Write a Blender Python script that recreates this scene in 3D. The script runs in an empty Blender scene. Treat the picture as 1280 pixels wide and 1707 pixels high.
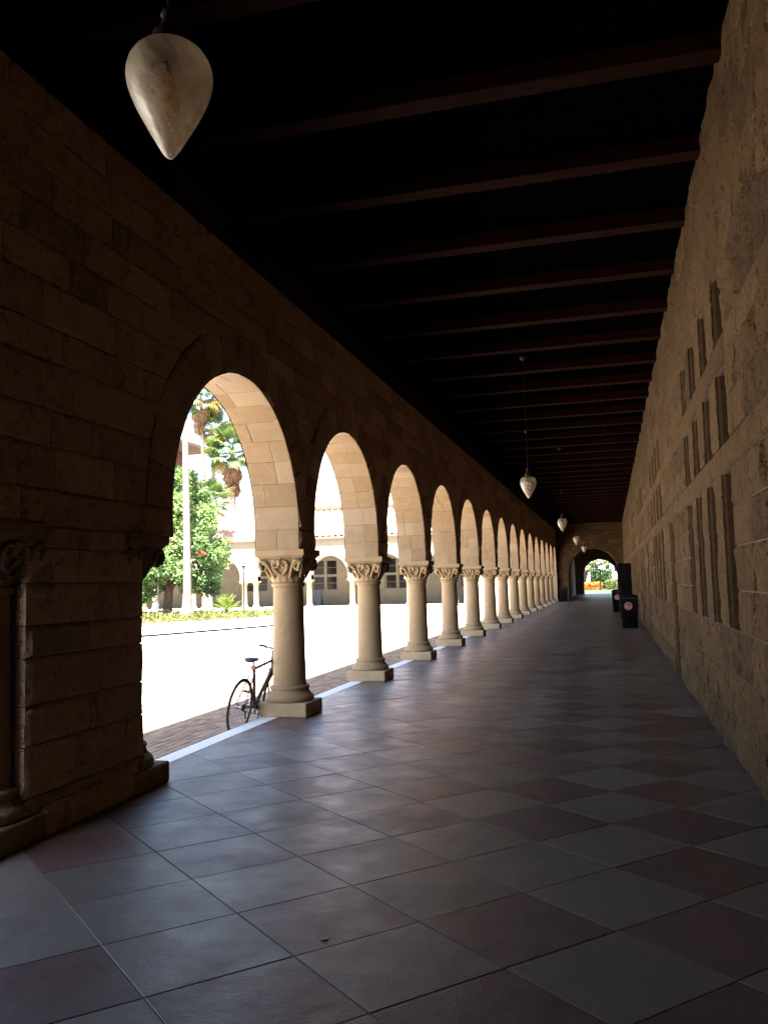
import bpy, bmesh, math, random
from mathutils import Vector, Matrix, noise

random.seed(7)
D2R = math.radians
scene = bpy.context.scene
COL = scene.collection

# ------------------------------------------------------------------ camera, light, exposure
def setup_camera():
    yaw, pitch, roll = .2599, .0849, -.02565
    f = Vector((-math.sin(yaw)*math.cos(pitch), math.cos(yaw)*math.cos(pitch), math.sin(pitch)))
    r = Vector((math.cos(yaw), math.sin(yaw), 0)); u = r.cross(f)
    r2 = r*math.cos(roll)+u*math.sin(roll); u2 = -r*math.sin(roll)+u*math.cos(roll)
    cam = bpy.data.cameras.new('camera'); o = bpy.data.objects.new('camera', cam); COL.objects.link(o)
    m = Matrix((r2, u2, -f)).transposed().to_4x4(); m.translation = (0, 0, 1.6)
    o.matrix_world = m
    cam.sensor_fit = 'HORIZONTAL'; cam.sensor_width = 36; cam.lens = 36*1402/1280
    cam.clip_start = .05; cam.clip_end = 2000
    scene.camera = o
setup_camera()

SUN_EL, SUN_AZ = D2R(58), D2R(167)          # azimuth from +Y towards +X
w = bpy.data.worlds.new("World"); scene.world = w; w.use_nodes = True
nt = w.node_tree; nt.nodes.clear()
sky = nt.nodes.new('ShaderNodeTexSky'); sky.sky_type = 'NISHITA'; sky.sun_disc = False
sky.sun_elevation = SUN_EL; sky.sun_rotation = SUN_AZ; sky.air_density = 1.0; sky.dust_density = 1.5
bg = nt.nodes.new('ShaderNodeBackground'); bg.inputs['Strength'].default_value = .06
wo = nt.nodes.new('ShaderNodeOutputWorld')
nt.links.new(sky.outputs[0], bg.inputs[0]); nt.links.new(bg.outputs[0], wo.inputs[0])
sl = bpy.data.lights.new('sun', 'SUN'); sl.energy = 5.0; sl.angle = D2R(.5); sl.color = (1, .93, .82)
so = bpy.data.objects.new('sun', sl); COL.objects.link(so)
sd = Vector((math.sin(SUN_AZ)*math.cos(SUN_EL), math.cos(SUN_AZ)*math.cos(SUN_EL), math.sin(SUN_EL)))
so.rotation_euler = sd.to_track_quat('Z', 'Y').to_euler(); so.location = (0, 0, 60)
vs = scene.view_settings
scene.display_settings.display_device = 'sRGB'
vs.view_transform = 'Standard'; vs.look = 'None'; vs.gamma = 1; vs.use_curve_mapping = False
vs.exposure = 3.75
cy = scene.cycles
cy.use_denoising = True; cy.max_bounces = 10; cy.diffuse_bounces = 8; cy.glossy_bounces = 4
cy.transmission_bounces = 6; cy.transparent_max_bounces = 8
cy.sample_clamp_indirect = 12.0; cy.caustics_reflective = False; cy.caustics_refractive = False

# ------------------------------------------------------------------ materials
class NG:
    def __init__(s, name):
        s.m = bpy.data.materials.new(name); s.m.use_nodes = True
        s.t = s.m.node_tree; s.t.nodes.clear()
        s.out = s.n('ShaderNodeOutputMaterial'); s.b = s.n('ShaderNodeBsdfPrincipled')
        s.l(s.b.outputs[0], s.out.inputs[0])
    def n(s, typ, **kw):
        x = s.t.nodes.new(typ)
        for k, v in kw.items(): setattr(x, k, v)
        return x
    def l(s, a, b): s.t.links.new(a, b)
    def pos(s, scale=(1, 1, 1)):
        g = s.n('ShaderNodeNewGeometry'); mp = s.n('ShaderNodeMapping'); mp.inputs['Scale'].default_value = scale
        s.l(g.outputs['Position'], mp.inputs[0]); return mp.outputs[0]
    def noise(s, vec, scale, detail=4, rough=.55, dist=0):
        x = s.n('ShaderNodeTexNoise'); x.inputs['Scale'].default_value = scale; x.inputs['Detail'].default_value = detail
        x.inputs['Roughness'].default_value = rough; x.inputs['Distortion'].default_value = dist
        s.l(vec, x.inputs['Vector']); return x.outputs['Fac']
    def ramp(s, fac, stops):
        x = s.n('ShaderNodeValToRGB'); e = x.color_ramp.elements
        while len(e) < len(stops): e.new(.5)
        for q, (p, c) in zip(e, stops):
            q.position = p; q.color = (c, c, c, 1) if isinstance(c, (int, float)) else (*c, 1)
        s.l(fac, x.inputs[0]); return x.outputs[0]
    def mix(s, fac, a, b, mode='MIX'):
        x = s.n('ShaderNodeMix', data_type='RGBA', blend_type=mode)
        for sock, v in ((x.inputs[0], fac), (x.inputs[6], a), (x.inputs[7], b)):
            if isinstance(v, (int, float)): sock.default_value = v if sock == x.inputs[0] else (v, v, v, 1)
            elif isinstance(v, tuple): sock.default_value = (*v, 1)
            else: s.l(v, sock)
        return x.outputs[2]
    def math(s, op, a, b=0.):
        x = s.n('ShaderNodeMath', operation=op)
        for sock, v in zip(x.inputs, (a, b)):
            if isinstance(v, (int, float)): sock.default_value = v
            else: s.l(v, sock)
        return x.outputs[0]
    def attr(s, name):
        x = s.n('ShaderNodeAttribute'); x.attribute_name = name; return x.outputs['Fac']
    def bump(s, h, dist, strength=1.0):
        x = s.n('ShaderNodeBump'); x.inputs['Distance'].default_value = dist; x.inputs['Strength'].default_value = strength
        s.l(h, x.inputs['Height']); s.l(x.outputs[0], s.b.inputs['Normal'])
    def set(s, **kw):
        for k, v in kw.items():
            k = k.replace('_', ' ')
            if k not in s.b.inputs: continue
            i = s.b.inputs[k]
            if isinstance(v, (int, float)): i.default_value = v
            elif isinstance(v, tuple): i.default_value = (*v, 1)
            else: s.l(v, i)
        return s

def stone_mat(name, c_dark, c_mid, c_light, bump=.02, pits=1.0, fine=40, rough=.9):
    g = NG(name); p = g.pos()
    t = g.attr('tint')
    base = g.ramp(t, [(0, c_dark), (.5, c_mid), (1, c_light)])
    n1 = g.noise(p, 2.2, 5, .6)
    base = g.mix(g.math('MULTIPLY', g.ramp(n1, [(.42, 0.), (.72, 1.)]), .45), base, tuple(c*.62 for c in c_mid))
    n2 = g.noise(p, 11, 4, .6)
    base = g.mix(g.math('MULTIPLY', g.ramp(n2, [(.5, 0.), (.75, 1.)]), .35), base, tuple(min(1, c*1.25) for c in c_light))
    n3 = g.noise(g.pos((1, .55, .4)), 11, 4, .62, .8)
    stain = g.ramp(n3, [(.565, 0.), (.66, 1.)])
    base = g.mix(g.math('MULTIPLY', stain, min(.8, .65*pits)), base, (c_dark[0]*.35, c_dark[1]*.32, c_dark[2]*.3))
    v = g.n('ShaderNodeTexVoronoi'); v.inputs['Scale'].default_value = 13; v.inputs['Randomness'].default_value = 1
    pw = g.n('ShaderNodeVectorMath', operation='ADD')
    nn = g.n('ShaderNodeTexNoise'); nn.inputs['Scale'].default_value = 6; g.l(p, nn.inputs[0])
    sc = g.n('ShaderNodeVectorMath', operation='SCALE'); g.l(nn.outputs['Color'], sc.inputs[0]); sc.inputs['Scale'].default_value = .25
    g.l(p, pw.inputs[0]); g.l(sc.outputs[0], pw.inputs[1]); g.l(pw.outputs[0], v.inputs['Vector'])
    pit = g.ramp(v.outputs['Distance'], [(.05, 0.), (.28, 1.)])
    gate = g.ramp(g.noise(p, 4.5, 2), [(.46, 0.), (.55, 1.)])
    pit = g.mix(gate, 1.0, pit)
    if pits:
        v2 = g.n('ShaderNodeTexVoronoi'); v2.inputs['Scale'].default_value = 27; g.l(pw.outputs[0], v2.inputs['Vector'])
        p2 = g.ramp(v2.outputs['Distance'], [(.08, 0.), (.3, 1.)])
        p2 = g.mix(g.ramp(g.noise(p, 6.3, 2), [(.44, 0.), (.52, 1.)]), 1.0, p2)
        pit = g.math('MULTIPLY', pit, p2)
        base = g.mix(g.math('MULTIPLY', g.math('SUBTRACT', 1.0, pit), .85*min(1, pits)), base, (c_dark[0]*.42, c_dark[1]*.38, c_dark[2]*.36))
    g.set(Base_Color=base, Roughness=rough, Specular_IOR_Level=.25)
    h = g.math('ADD', g.math('MULTIPLY', g.noise(p, 7, 6, .65), 1.3), g.math('MULTIPLY', g.noise(p, fine, 3, .6), .35))
    if pits: h = g.math('ADD', h, g.math('MULTIPLY', pit, .55*pits))
    g.bump(h, bump)
    return g.m

M = {}
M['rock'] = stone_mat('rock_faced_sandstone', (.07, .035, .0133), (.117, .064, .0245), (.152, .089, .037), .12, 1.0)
M['wall_rock'] = stone_mat('lightened_sandstone', (.33, .21, .14), (.50, .345, .235), (.58, .42, .29), .05, .5)  # same sandstone as the right wall, lightened to lift its shade
M['ashlar'] = stone_mat('smooth_ashlar', (.21, .136, .073), (.25, .17, .097), (.275, .205, .132), .005, 0., 60, .8)
M['column'] = stone_mat('column_stone', (.265, .178, .092), (.30, .208, .115), (.32, .235, .137), .004, .18, 80, .75)
M['plinth'] = stone_mat('lightened_plinth_stone', (.36, .265, .15), (.42, .31, .185), (.46, .36, .225), .006, .15, 80, .8)  # column stone made lighter to stand in for light on the plinths
M['engaged'] = stone_mat('darker_column_stone', (.16, .10, .06), (.25, .165, .10), (.32, .22, .14), .02, .4)  # darker tone of the column stone, for the two pier columns
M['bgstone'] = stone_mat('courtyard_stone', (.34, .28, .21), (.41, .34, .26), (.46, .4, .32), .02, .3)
M['bgshade'] = stone_mat('shaded_courtyard_stone', (.13, .115, .09), (.17, .15, .115), (.2, .18, .14), .02, .2)  # courtyard stone darkened, with the shade put into its colour

def plain(name, c, rough=.6, metal=0., vary=.25, scale=6., bump=0., spec=.5, bscale=40.):
    g = NG(name); p = g.pos()
    n = g.noise(p, scale, 5, .6)
    col = g.mix(g.ramp(n, [(.3, 0.), (.7, 1.)]), tuple(x*(1-vary) for x in c), tuple(min(1, x*(1+vary)) for x in c))
    g.set(Base_Color=col, Roughness=rough, Metallic=metal, Specular_IOR_Level=spec)
    if bump: g.bump(g.noise(p, bscale, 4, .6), bump)
    return g.m
M['bed_mortar'] = plain('bed_mortar', (.15, .1, .055), .95, 0, .25, 14, .004)
M['mortar'] = plain('mortar', (.2, .145, .085), .95, 0, .25, 14, .01)
M['mortar_light'] = plain('light_mortar', (.26, .19, .115), .95, 0, .2, 14, .004)
M['reveal'] = plain('reveal_stone', (.085, .044, .023), .95, 0, .25, 14, .01)  # darker than the wall stone, shade of the recesses put into the colour

def tile_mat():
    g = NG('floor_tile'); p = g.pos()
    base = g.ramp(g.attr('tint'), [(0, (.095, .046, .040)), (.30, (.135, .072, .063)), (.48, (.16, .092, .08)), (.52, (.128, .100, .078)), (.75, (.155, .125, .098)), (1, (.21, .174, .138))])
    n = g.noise(p, 1.7, 6, .65)
    base = g.mix(g.math('MULTIPLY', g.ramp(n, [(.35, 0.), (.75, 1.)]), .5), base, (.16, .127, .105))
    n2 = g.noise(p, 9, 5, .7)
    base = g.mix(g.math('MULTIPLY', g.ramp(n2, [(.45, 0.), (.8, 1.)]), .35), base, (.06, .042, .038))
    spots = g.ramp(g.noise(p, 26, 2), [(.70, 0.), (.76, 1.)])
    base = g.mix(g.math('MULTIPLY', spots, .35), base, (.02, .014, .012))
    r = g.ramp(g.noise(p, 3.1, 6, .7), [(.3, .34), (.75, .56)])
    g.set(Base_Color=base, Roughness=r, Specular_IOR_Level=.34)
    g.bump(g.math('ADD', g.noise(p, 5, 4), g.math('MULTIPLY', g.noise(p, 60, 3), .25)), .006)
    return g.m
M['tile'] = tile_mat()
M['grout'] = plain('grout', (.075, .06, .053), .9)
M['kerb'] = plain('pale_granite', (.8, .78, .75), .7, 0, .12, 30)

def brick_mat():
    g = NG('paving_brick'); p = g.pos()
    base = g.ramp(g.attr('tint'), [(0, (.19, .125, .08)), (.5, (.27, .185, .12)), (1, (.34, .25, .165))])
    base = g.mix(g.math('MULTIPLY', g.noise(p, 30, 4), .3), base, (.14, .1, .08))
    g.set(Base_Color=base, Roughness=.9); g.bump(g.noise(p, 80, 3), .004)
    return g.m
M['brick'] = brick_mat()
M['joint_sand'] = plain('joint_sand', (.22, .17, .13), .95)
M['plaza'] = plain('pale_concrete', (.56, .53, .48), .9, 0, .1, .8)
M['step_shadow'] = plain('paving_step_shadow', (.012, .011, .01), 1., 0, .1, 3, 0, 0.)  # near black, stands for the shadow on the step face
M['soil'] = plain('soil', (.09, .06, .04), .95)
M['grass'] = plain('grass', (.022, .045, .011), .9, 0, .4, 2)
M['earth'] = plain('earth', (.2, .17, .12), .95)

def wood_mat(name, c, rough=.55, spec=.12):
    g = NG(name); p = g.pos((1.5, 22, 22))
    n = g.noise(p, 1.2, 6, .65, .5)
    col = g.mix(g.ramp(n, [(.3, 0.), (.7, 1.)]), tuple(x*.55 for x in c), tuple(x*1.3 for x in c))
    g.set(Base_Color=col, Roughness=rough, Specular_IOR_Level=spec); g.bump(n, .01)
    return g.m
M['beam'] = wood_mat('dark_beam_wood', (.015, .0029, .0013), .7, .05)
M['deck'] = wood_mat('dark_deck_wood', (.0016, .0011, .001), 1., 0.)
M['frame'] = plain('window_wood', (.075, .042, .026), .6, 0, .3, 20)
M['door'] = plain('door_wood', (.06, .033, .02), .6, 0, .3, 12)
M['dark_metal'] = plain('dark_metal', (.03, .028, .027), .45, .6, .2, 30)
M['bronze'] = plain('dark_bronze', (.03, .018, .013), .55, .5, .3, 30)
M['rod'] = plain('rod_paint', (.008, .007, .007), .8, 0, .1, 30, 0, .1)
M['grey_metal'] = plain('grey_post', (.16, .18, .2), .5, .3)
M['bin'] = plain('bin_plastic', (.0035, .0033, .004), .75, 0, .25, 9, 0, .15)
M['bin_grey'] = plain('bin_trim', (.02, .02, .024), .6)
M['cabinet'] = plain('black_cabinet', (.0016, .0014, .0016), .8, 0, .2, 9, 0, .15)
M['red'] = plain('red_sticker', (.42, .05, .05), .6)
M['white'] = plain('white_print', (.62, .60, .58), .6, 0, .05)
M['rubber'] = plain('tyre_rubber', (.022, .02, .02), .8)
M['rim'] = plain('rim_alloy', (.22, .21, .21), .35, .9)
M['bike_frame'] = plain('bike_paint', (.035, .012, .014), .3, 0, .15, 30)
M['chrome'] = plain('steel', (.30, .30, .31), .28, 1.)
M['saddle'] = plain('saddle_vinyl', (.025, .028, .03), .6)
M['reflector'] = plain('red_reflector', (.35, .02, .02), .25)

def glass_dark():
    g = NG('window_glass'); g.set(Base_Color=(.012, .011, .011), Roughness=.12, Specular_IOR_Level=.16)
    p = g.pos(); g.bump(g.noise(p, 3, 2), .004); return g.m
M['glass'] = glass_dark()

def globe_mat():
    g = NG('milky_lamp_glass'); p = g.pos((1, 1, 1))
    rot = g.n('ShaderNodeVectorRotate'); rot.inputs['Axis'].default_value = (.3, 1, 0); rot.inputs['Angle'].default_value = .6; g.l(p, rot.inputs[0])
    mp = g.n('ShaderNodeMapping'); mp.inputs['Scale'].default_value = (1, 1, .18); g.l(rot.outputs[0], mp.inputs[0])
    n = g.ramp(g.noise(mp.outputs[0], 26, 3, .5, .8), [(.36, 0.), (.66, 1.)])
    col = g.mix(n, (.46, .41, .345), (.66, .61, .54))
    g.set(Base_Color=col, Roughness=.35, IOR=1.45, Specular_IOR_Level=.6, Coat_Weight=1., Coat_Roughness=.07)
    g.bump(n, .003)
    tl = g.n('ShaderNodeBsdfTranslucent'); g.l(col, tl.inputs[0])
    m1 = g.n('ShaderNodeMixShader'); m1.inputs[0].default_value = .38
    g.l(g.b.outputs[0], m1.inputs[1]); g.l(tl.outputs[0], m1.inputs[2])
    tr = g.n('ShaderNodeBsdfTransparent'); tr.inputs[0].default_value = (.96, .92, .86, 1)
    lw = g.n('ShaderNodeLayerWeight'); lw.inputs['Blend'].default_value = .42
    fac = g.math('ADD', g.math('MULTIPLY', lw.outputs['Facing'], .5), g.math('ADD', .36, g.math('MULTIPLY', n, .16)))
    m2 = g.n('ShaderNodeMixShader'); g.l(fac, m2.inputs[0]); g.l(tr.outputs[0], m2.inputs[1]); g.l(m1.outputs[0], m2.inputs[2])
    g.l(m2.outputs[0], g.out.inputs[0]); return g.m
M['globe'] = globe_mat()
M['bulb'] = plain('bulb', (.75, .42, .22), .4)

def leaf_mat(name, c1, c2, trans=.35):
    g = NG(name)
    col = g.ramp(g.attr('tint'), [(0, c1), (1, c2)])
    g.set(Base_Color=col, Roughness=.5, Specular_IOR_Level=.4)
    tr = g.n('ShaderNodeBsdfTranslucent'); mx = g.n('ShaderNodeMixShader'); mx.inputs[0].default_value = trans
    g.l(g.mix(1., col, (1, 1, .6), 'MULTIPLY'), tr.inputs[0])
    g.l(g.b.outputs[0], mx.inputs[1]); g.l(tr.outputs[0], mx.inputs[2]); g.l(mx.outputs[0], g.out.inputs[0])
    return g.m
M['leaf'] = leaf_mat('tree_leaf', (.03, .09, .03), (.2, .29, .10))
M['palm'] = leaf_mat('palm_leaf', (.03, .075, .028), (.11, .16, .045))
M['palm_dry'] = leaf_mat('dry_palm_leaf', (.12, .065, .035), (.24, .15, .07))
M['palm_yellow'] = leaf_mat('yellow_palm_leaf', (.14, .12, .03), (.26, .19, .05))
M['cycad'] = leaf_mat('cycad_leaf', (.09, .16, .03), (.2, .26, .04))
M['groundcover'] = leaf_mat('groundcover_leaf', (.04, .075, .015), (.13, .14, .04))
M['orange'] = leaf_mat('orange_petal', (.30, .085, .012), (.36, .19, .03))
M['redpetal'] = leaf_mat('red_petal', (.5, .02, .02), (.6, .05, .03))
M['hedge'] = leaf_mat('hedge_leaf', (.02, .05, .02), (.05, .10, .03))
M['bark'] = plain('bark', (.085, .055, .04), .95, 0, .4, 6, .05, .5, 12)
M['palm_bark'] = plain('palm_bark', (.095, .075, .07), .95, 0, .25, 8, .03, .5, 14)
M['terracotta'] = plain('terracotta_tile', (.42, .24, .16), .85, 0, .3, 3)
M['redbrown'] = plain('red_brown_facade', (.11, .035, .017), .8, 0, .12, 3)
M['cream'] = plain('cream_render', (.5, .45, .38), .85, 0, .06)
M['eave'] = plain('eave_wood', (.1, .05, .04), .8)
M['slate'] = plain('sign_board', (.035, .042, .055), .6)

# ------------------------------------------------------------------ mesh helpers
class MB:
    def __init__(s): s.v = []; s.f = []; s.t = []; s.sm = []
    def add(s, verts, faces, tint=.5, smooth=False):
        o = len(s.v); s.v += [tuple(v) for v in verts]
        for f in faces:
            s.f.append([i+o for i in f]); s.t.append(tint); s.sm.append(smooth)
    def box(s, x0, x1, y0, y1, z0, z1, tint=.5, bev=0.):
        if bev <= 0:
            v = [(x, y, z) for z in (z0, z1) for y in (y0, y1) for x in (x0, x1)]
            s.add(v, [(0, 2, 3, 1), (4, 5, 7, 6), (0, 1, 5, 4), (2, 6, 7, 3), (0, 4, 6, 2), (1, 3, 7, 5)], tint); return
        b = bev; v = []
        X, Y, Z = (x0, x1), (y0, y1), (z0, z1)
        idx = {}
        for i in (0, 1):
            for j in (0, 1):
                for k in (0, 1):
                    sx, sy, sz = (b if i == 0 else -b), (b if j == 0 else -b), (b if k == 0 else -b)
                    for a, p in enumerate(((X[i], Y[j]+sy, Z[k]+sz), (X[i]+sx, Y[j], Z[k]+sz), (X[i]+sx, Y[j]+sy, Z[k]))):
                        idx[i, j, k, a] = len(v); v.append(p)
        F = []
        for i in (0, 1): F.append([idx[i, j, k, 0] for j, k in ((0, 0), (0, 1), (1, 1), (1, 0))][::1 if i == 0 else -1])
        for j in (0, 1): F.append([idx[i, j, k, 1] for i, k in ((0, 0), (1, 0), (1, 1), (0, 1))][::1 if j == 0 else -1])
        for k in (0, 1): F.append([idx[i, j, k, 2] for i, j in ((0, 0), (0, 1), (1, 1), (1, 0))][::1 if k == 0 else -1])
        for j in (0, 1):
            for k in (0, 1): F.append([idx[0, j, k, 1], idx[1, j, k, 1], idx[1, j, k, 2], idx[0, j, k, 2]])
        for i in (0, 1):
            for k in (0, 1): F.append([idx[i, 0, k, 0], idx[i, 1, k, 0], idx[i, 1, k, 2], idx[i, 0, k, 2]])
        for i in (0, 1):
            for j in (0, 1): F.append([idx[i, j, 0, 0], idx[i, j, 1, 0], idx[i, j, 1, 1], idx[i, j, 0, 1]])
        for i in (0, 1):
            for j in (0, 1):
                for k in (0, 1): F.append([idx[i, j, k, a] for a in (0, 1, 2)])
        s.add(v, F, tint)
    def tube(s, pts, r, n=8, tint=.5, caps=True, closed=False):
        pts = [Vector(p) for p in pts]; m = len(pts)
        rr = r if isinstance(r, (list, tuple)) else [r]*m
        up = None; v = []
        for i, p in enumerate(pts):
            a = pts[(i-1) % m] if (i > 0 or closed) else p
            b = pts[(i+1) % m] if (i < m-1 or closed) else p
            d = (b-a).normalized()
            if up is None: up = d.orthogonal().normalized()
            up = (up-d*up.dot(d))
            up = up.normalized() if up.length > 1e-6 else d.orthogonal().normalized()
            q = d.cross(up)
            for k in range(n):
                t = 2*math.pi*k/n; v.append(p+(up*math.cos(t)+q*math.sin(t))*rr[i])
        F = []
        for i in range(m if closed else m-1):
            for k in range(n):
                a, b = i*n, ((i+1) % m)*n
                F.append((a+k, a+(k+1) % n, b+(k+1) % n, b+k))
        s.add(v, F, tint, True)
        if caps and not closed:
            s.add(v[:n], [tuple(range(n))[::-1]], tint); s.add(v[-n:], [tuple(range(n))], tint)
    def lathe(s, prof, n=32, c=(0, 0, 0), tint=.5, smooth=True):
        v = []; F = []
        for r, z in prof:
            for k in range(n):
                t = 2*math.pi*k/n; v.append((c[0]+r*math.cos(t), c[1]+r*math.sin(t), c[2]+z))
        for i in range(len(prof)-1):
            for k in range(n): F.append((i*n+k, i*n+(k+1) % n, (i+1)*n+(k+1) % n, (i+1)*n+k))
        s.add(v, F, tint, smooth)
    def build(s, name, mat, parent=None, center=True, loc=None):
        me = bpy.data.meshes.new(name)
        if not s.v: s.v = [(0, 0, 0)]
        c = Vector((0, 0, 0))
        if center:
            xs, ys, zs = zip(*s.v)
            c = Vector(((min(xs)+max(xs))/2, (min(ys)+max(ys))/2, min(zs)))
        me.from_pydata([(x-c.x, y-c.y, z-c.z) for x, y, z in s.v], [], s.f)
        a = me.attributes.new('tint', 'FLOAT', 'FACE'); a.data.foreach_set('value', s.t)
        me.polygons.foreach_set('use_smooth', s.sm)
        me.materials.append(mat); me.update()
        return link(name, me, parent, c if loc is None else loc)

def link(name, me, parent, world):
    o = bpy.data.objects.new(name, me); COL.objects.link(o)
    world = Vector(world)
    if parent is not None:
        o.parent = parent
        q = parent; off = Vector((0, 0, 0))
        while q is not None: off += q.location; q = q.parent
        world = world-off
    o.location = world
    return o
def tag(o, label=None, cat=None, group=None, kind=None):
    if cat and not kind: kind = 'thing'
    for k, v in (('label', label), ('category', cat), ('group', group), ('kind', kind)):
        if v: o[k] = v
    return o
def empty(name, loc, label=None, cat=None, group=None, kind=None):
    o = bpy.data.objects.new(name, None); COL.objects.link(o); o.location = loc; o.empty_display_size = .2
    return tag(o, label, cat, group, kind)
def copy_tree(o, parent=None):
    c = o.copy(); COL.objects.link(c); c.parent = parent
    for ch in list(o.children): copy_tree(ch, c)
    return c

def stone(mb, quad, fn, nu=5, nv=3, bulge=.02, rough=.015, edge=.012, depth=.12, tint=.5, gap=.005, smooth=False):
    """a stone with a worked face: quad in the wall's (u,v), fn(u,v,d) -> world with d out of the wall"""
    (a0, b0), (a1, b1), (a2, b2), (a3, b3) = quad
    cu, cv = (a0+a1+a2+a3)/4, (b0+b1+b2+b3)/4
    def shrink(u, v):
        return (u-(gap if u > cu else -gap), v-(gap if v > cv else -gap))
    q = [shrink(*p) for p in quad]
    sx, sy = random.random()*50, random.random()*50
    tilt_u, tilt_v = random.uniform(-1, 1)*bulge*.6, random.uniform(-1, 1)*bulge*.6
    jit = bulge*.25
    ring = [0]
    us = [0]+[.06+.88*i/(nu-2) for i in range(nu-1)]+[1]
    vsx = [0]+[.1+.8*i/(nv-2) for i in range(nv-1)]+[1]
    V = []; nU, nV = len(us), len(vsx)
    for j, v in enumerate(vsx):
        for i, u in enumerate(us):
            x = (q[0][0]*(1-u)+q[1][0]*u)*(1-v)+(q[3][0]*(1-u)+q[2][0]*u)*v
            y = (q[0][1]*(1-u)+q[1][1]*u)*(1-v)+(q[3][1]*(1-u)+q[2][1]*u)*v
            border = i in (0, nU-1) or j in (0, nV-1)
            if border: d = -edge+random.uniform(-.3, .3)*edge
            else:
                d = bulge*(.55+.45*math.sin(math.pi*u)*math.sin(math.pi*v))+tilt_u*(u-.5)+tilt_v*(v-.5)
                d += rough*noise.noise(Vector((x*5+sx, y*5+sy, sx)))*1.3+rough*.8*noise.noise(Vector((x*13+sy, y*13, sy)))
                if bulge > .01: x += random.uniform(-jit, jit); y += random.uniform(-jit, jit)
            V.append(fn(x, y, d))
    F = [(j*nU+i, j*nU+i+1, (j+1)*nU+i+1, (j+1)*nU+i) for j in range(nV-1) for i in range(nU-1)]
    bo = [i for i in range(nU)]+[j*nU+nU-1 for j in range(1, nV)]+[(nV-1)*nU+i for i in range(nU-2, -1, -1)]+[j*nU for j in range(nV-2, 0, -1)]
    base = len(V)
    for k, b in enumerate(bo):
        i, j = b % nU, b//nU; u, v = us[i], vsx[j]
        x = (q[0][0]*(1-u)+q[1][0]*u)*(1-v)+(q[3][0]*(1-u)+q[2][0]*u)*v
        y = (q[0][1]*(1-u)+q[1][1]*u)*(1-v)+(q[3][1]*(1-u)+q[2][1]*u)*v
        V.append(fn(x, y, -depth))
    n = len(bo)
    F += [(bo[k], base+k, base+(k+1) % n, bo[(k+1) % n]) for k in range(n)]
    mb.add(V, F, tint, smooth)

def emit_pieces(items, name, mat, parent, limit=298, rest=None):
    """items: list of (priority, fn(mb)); nearest become parts, the others one joined part"""
    items.sort(key=lambda a: a[0])
    for k, (pr, fn) in enumerate(items[:limit]):
        mb = MB(); fn(mb); mb.build(name, mat, parent)
    if len(items) > limit:
        mb = MB()
        for pr, fn in items[limit:]: fn(mb)
        o = mb.build(rest or 'far_'+name, mat, parent); o['kind'] = 'stuff'

def split(a, b, lo, hi):
    out = [a]
    while True:
        wd = random.uniform(lo, hi)
        if b-out[-1] < wd*1.45:
            out.append(b); return out
        out.append(out[-1]+wd)

# ------------------------------------------------------------------ layout constants
XW, XO = -3.68, -4.27            # inner and outer face of the arcade wall
XR = .99                         # face of the building wall on the right
S = 3.69; C0 = 8.195; COL0 = 6.35
R, RO, ZI, ZS, ZT = 1.545, 2.0, 2.05, 2.30, 5.15
YEND = 61.8; YBACK = -9.0; ZG = -.15
CEN = [C0+S*k for k in range(15)]
CEN_B = [4.30-S/2]  # only one arch kept at the unseen near end, to cut the light
ALLC = sorted(CEN+CEN_B)

# ------------------------------------------------------------------ ground, floor, paving
g = MB(); g.box(-400, 400, -300, 500, -.5, -.30); tag(g.build('ground', M['earth']), kind='structure')
g = MB(); g.box(-75, -7.0, -40, 61.7, -.29, ZG-.004); tag(g.build('courtyard', M['plaza']), kind='structure')

def clip(poly, ax, val, keep_less):
    out = []
    for i in range(len(poly)):
        a, b = poly[i], poly[(i+1) % len(poly)]
        ia = (a[ax] <= val) if keep_less else (a[ax] >= val); ib = (b[ax] <= val) if keep_less else (b[ax] >= val)
        if ia: out.append(a)
        if ia != ib:
            t = (val-a[ax])/(b[ax]-a[ax]); out.append((a[0]+(b[0]-a[0])*t, a[1]+(b[1]-a[1])*t))
    return out

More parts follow.
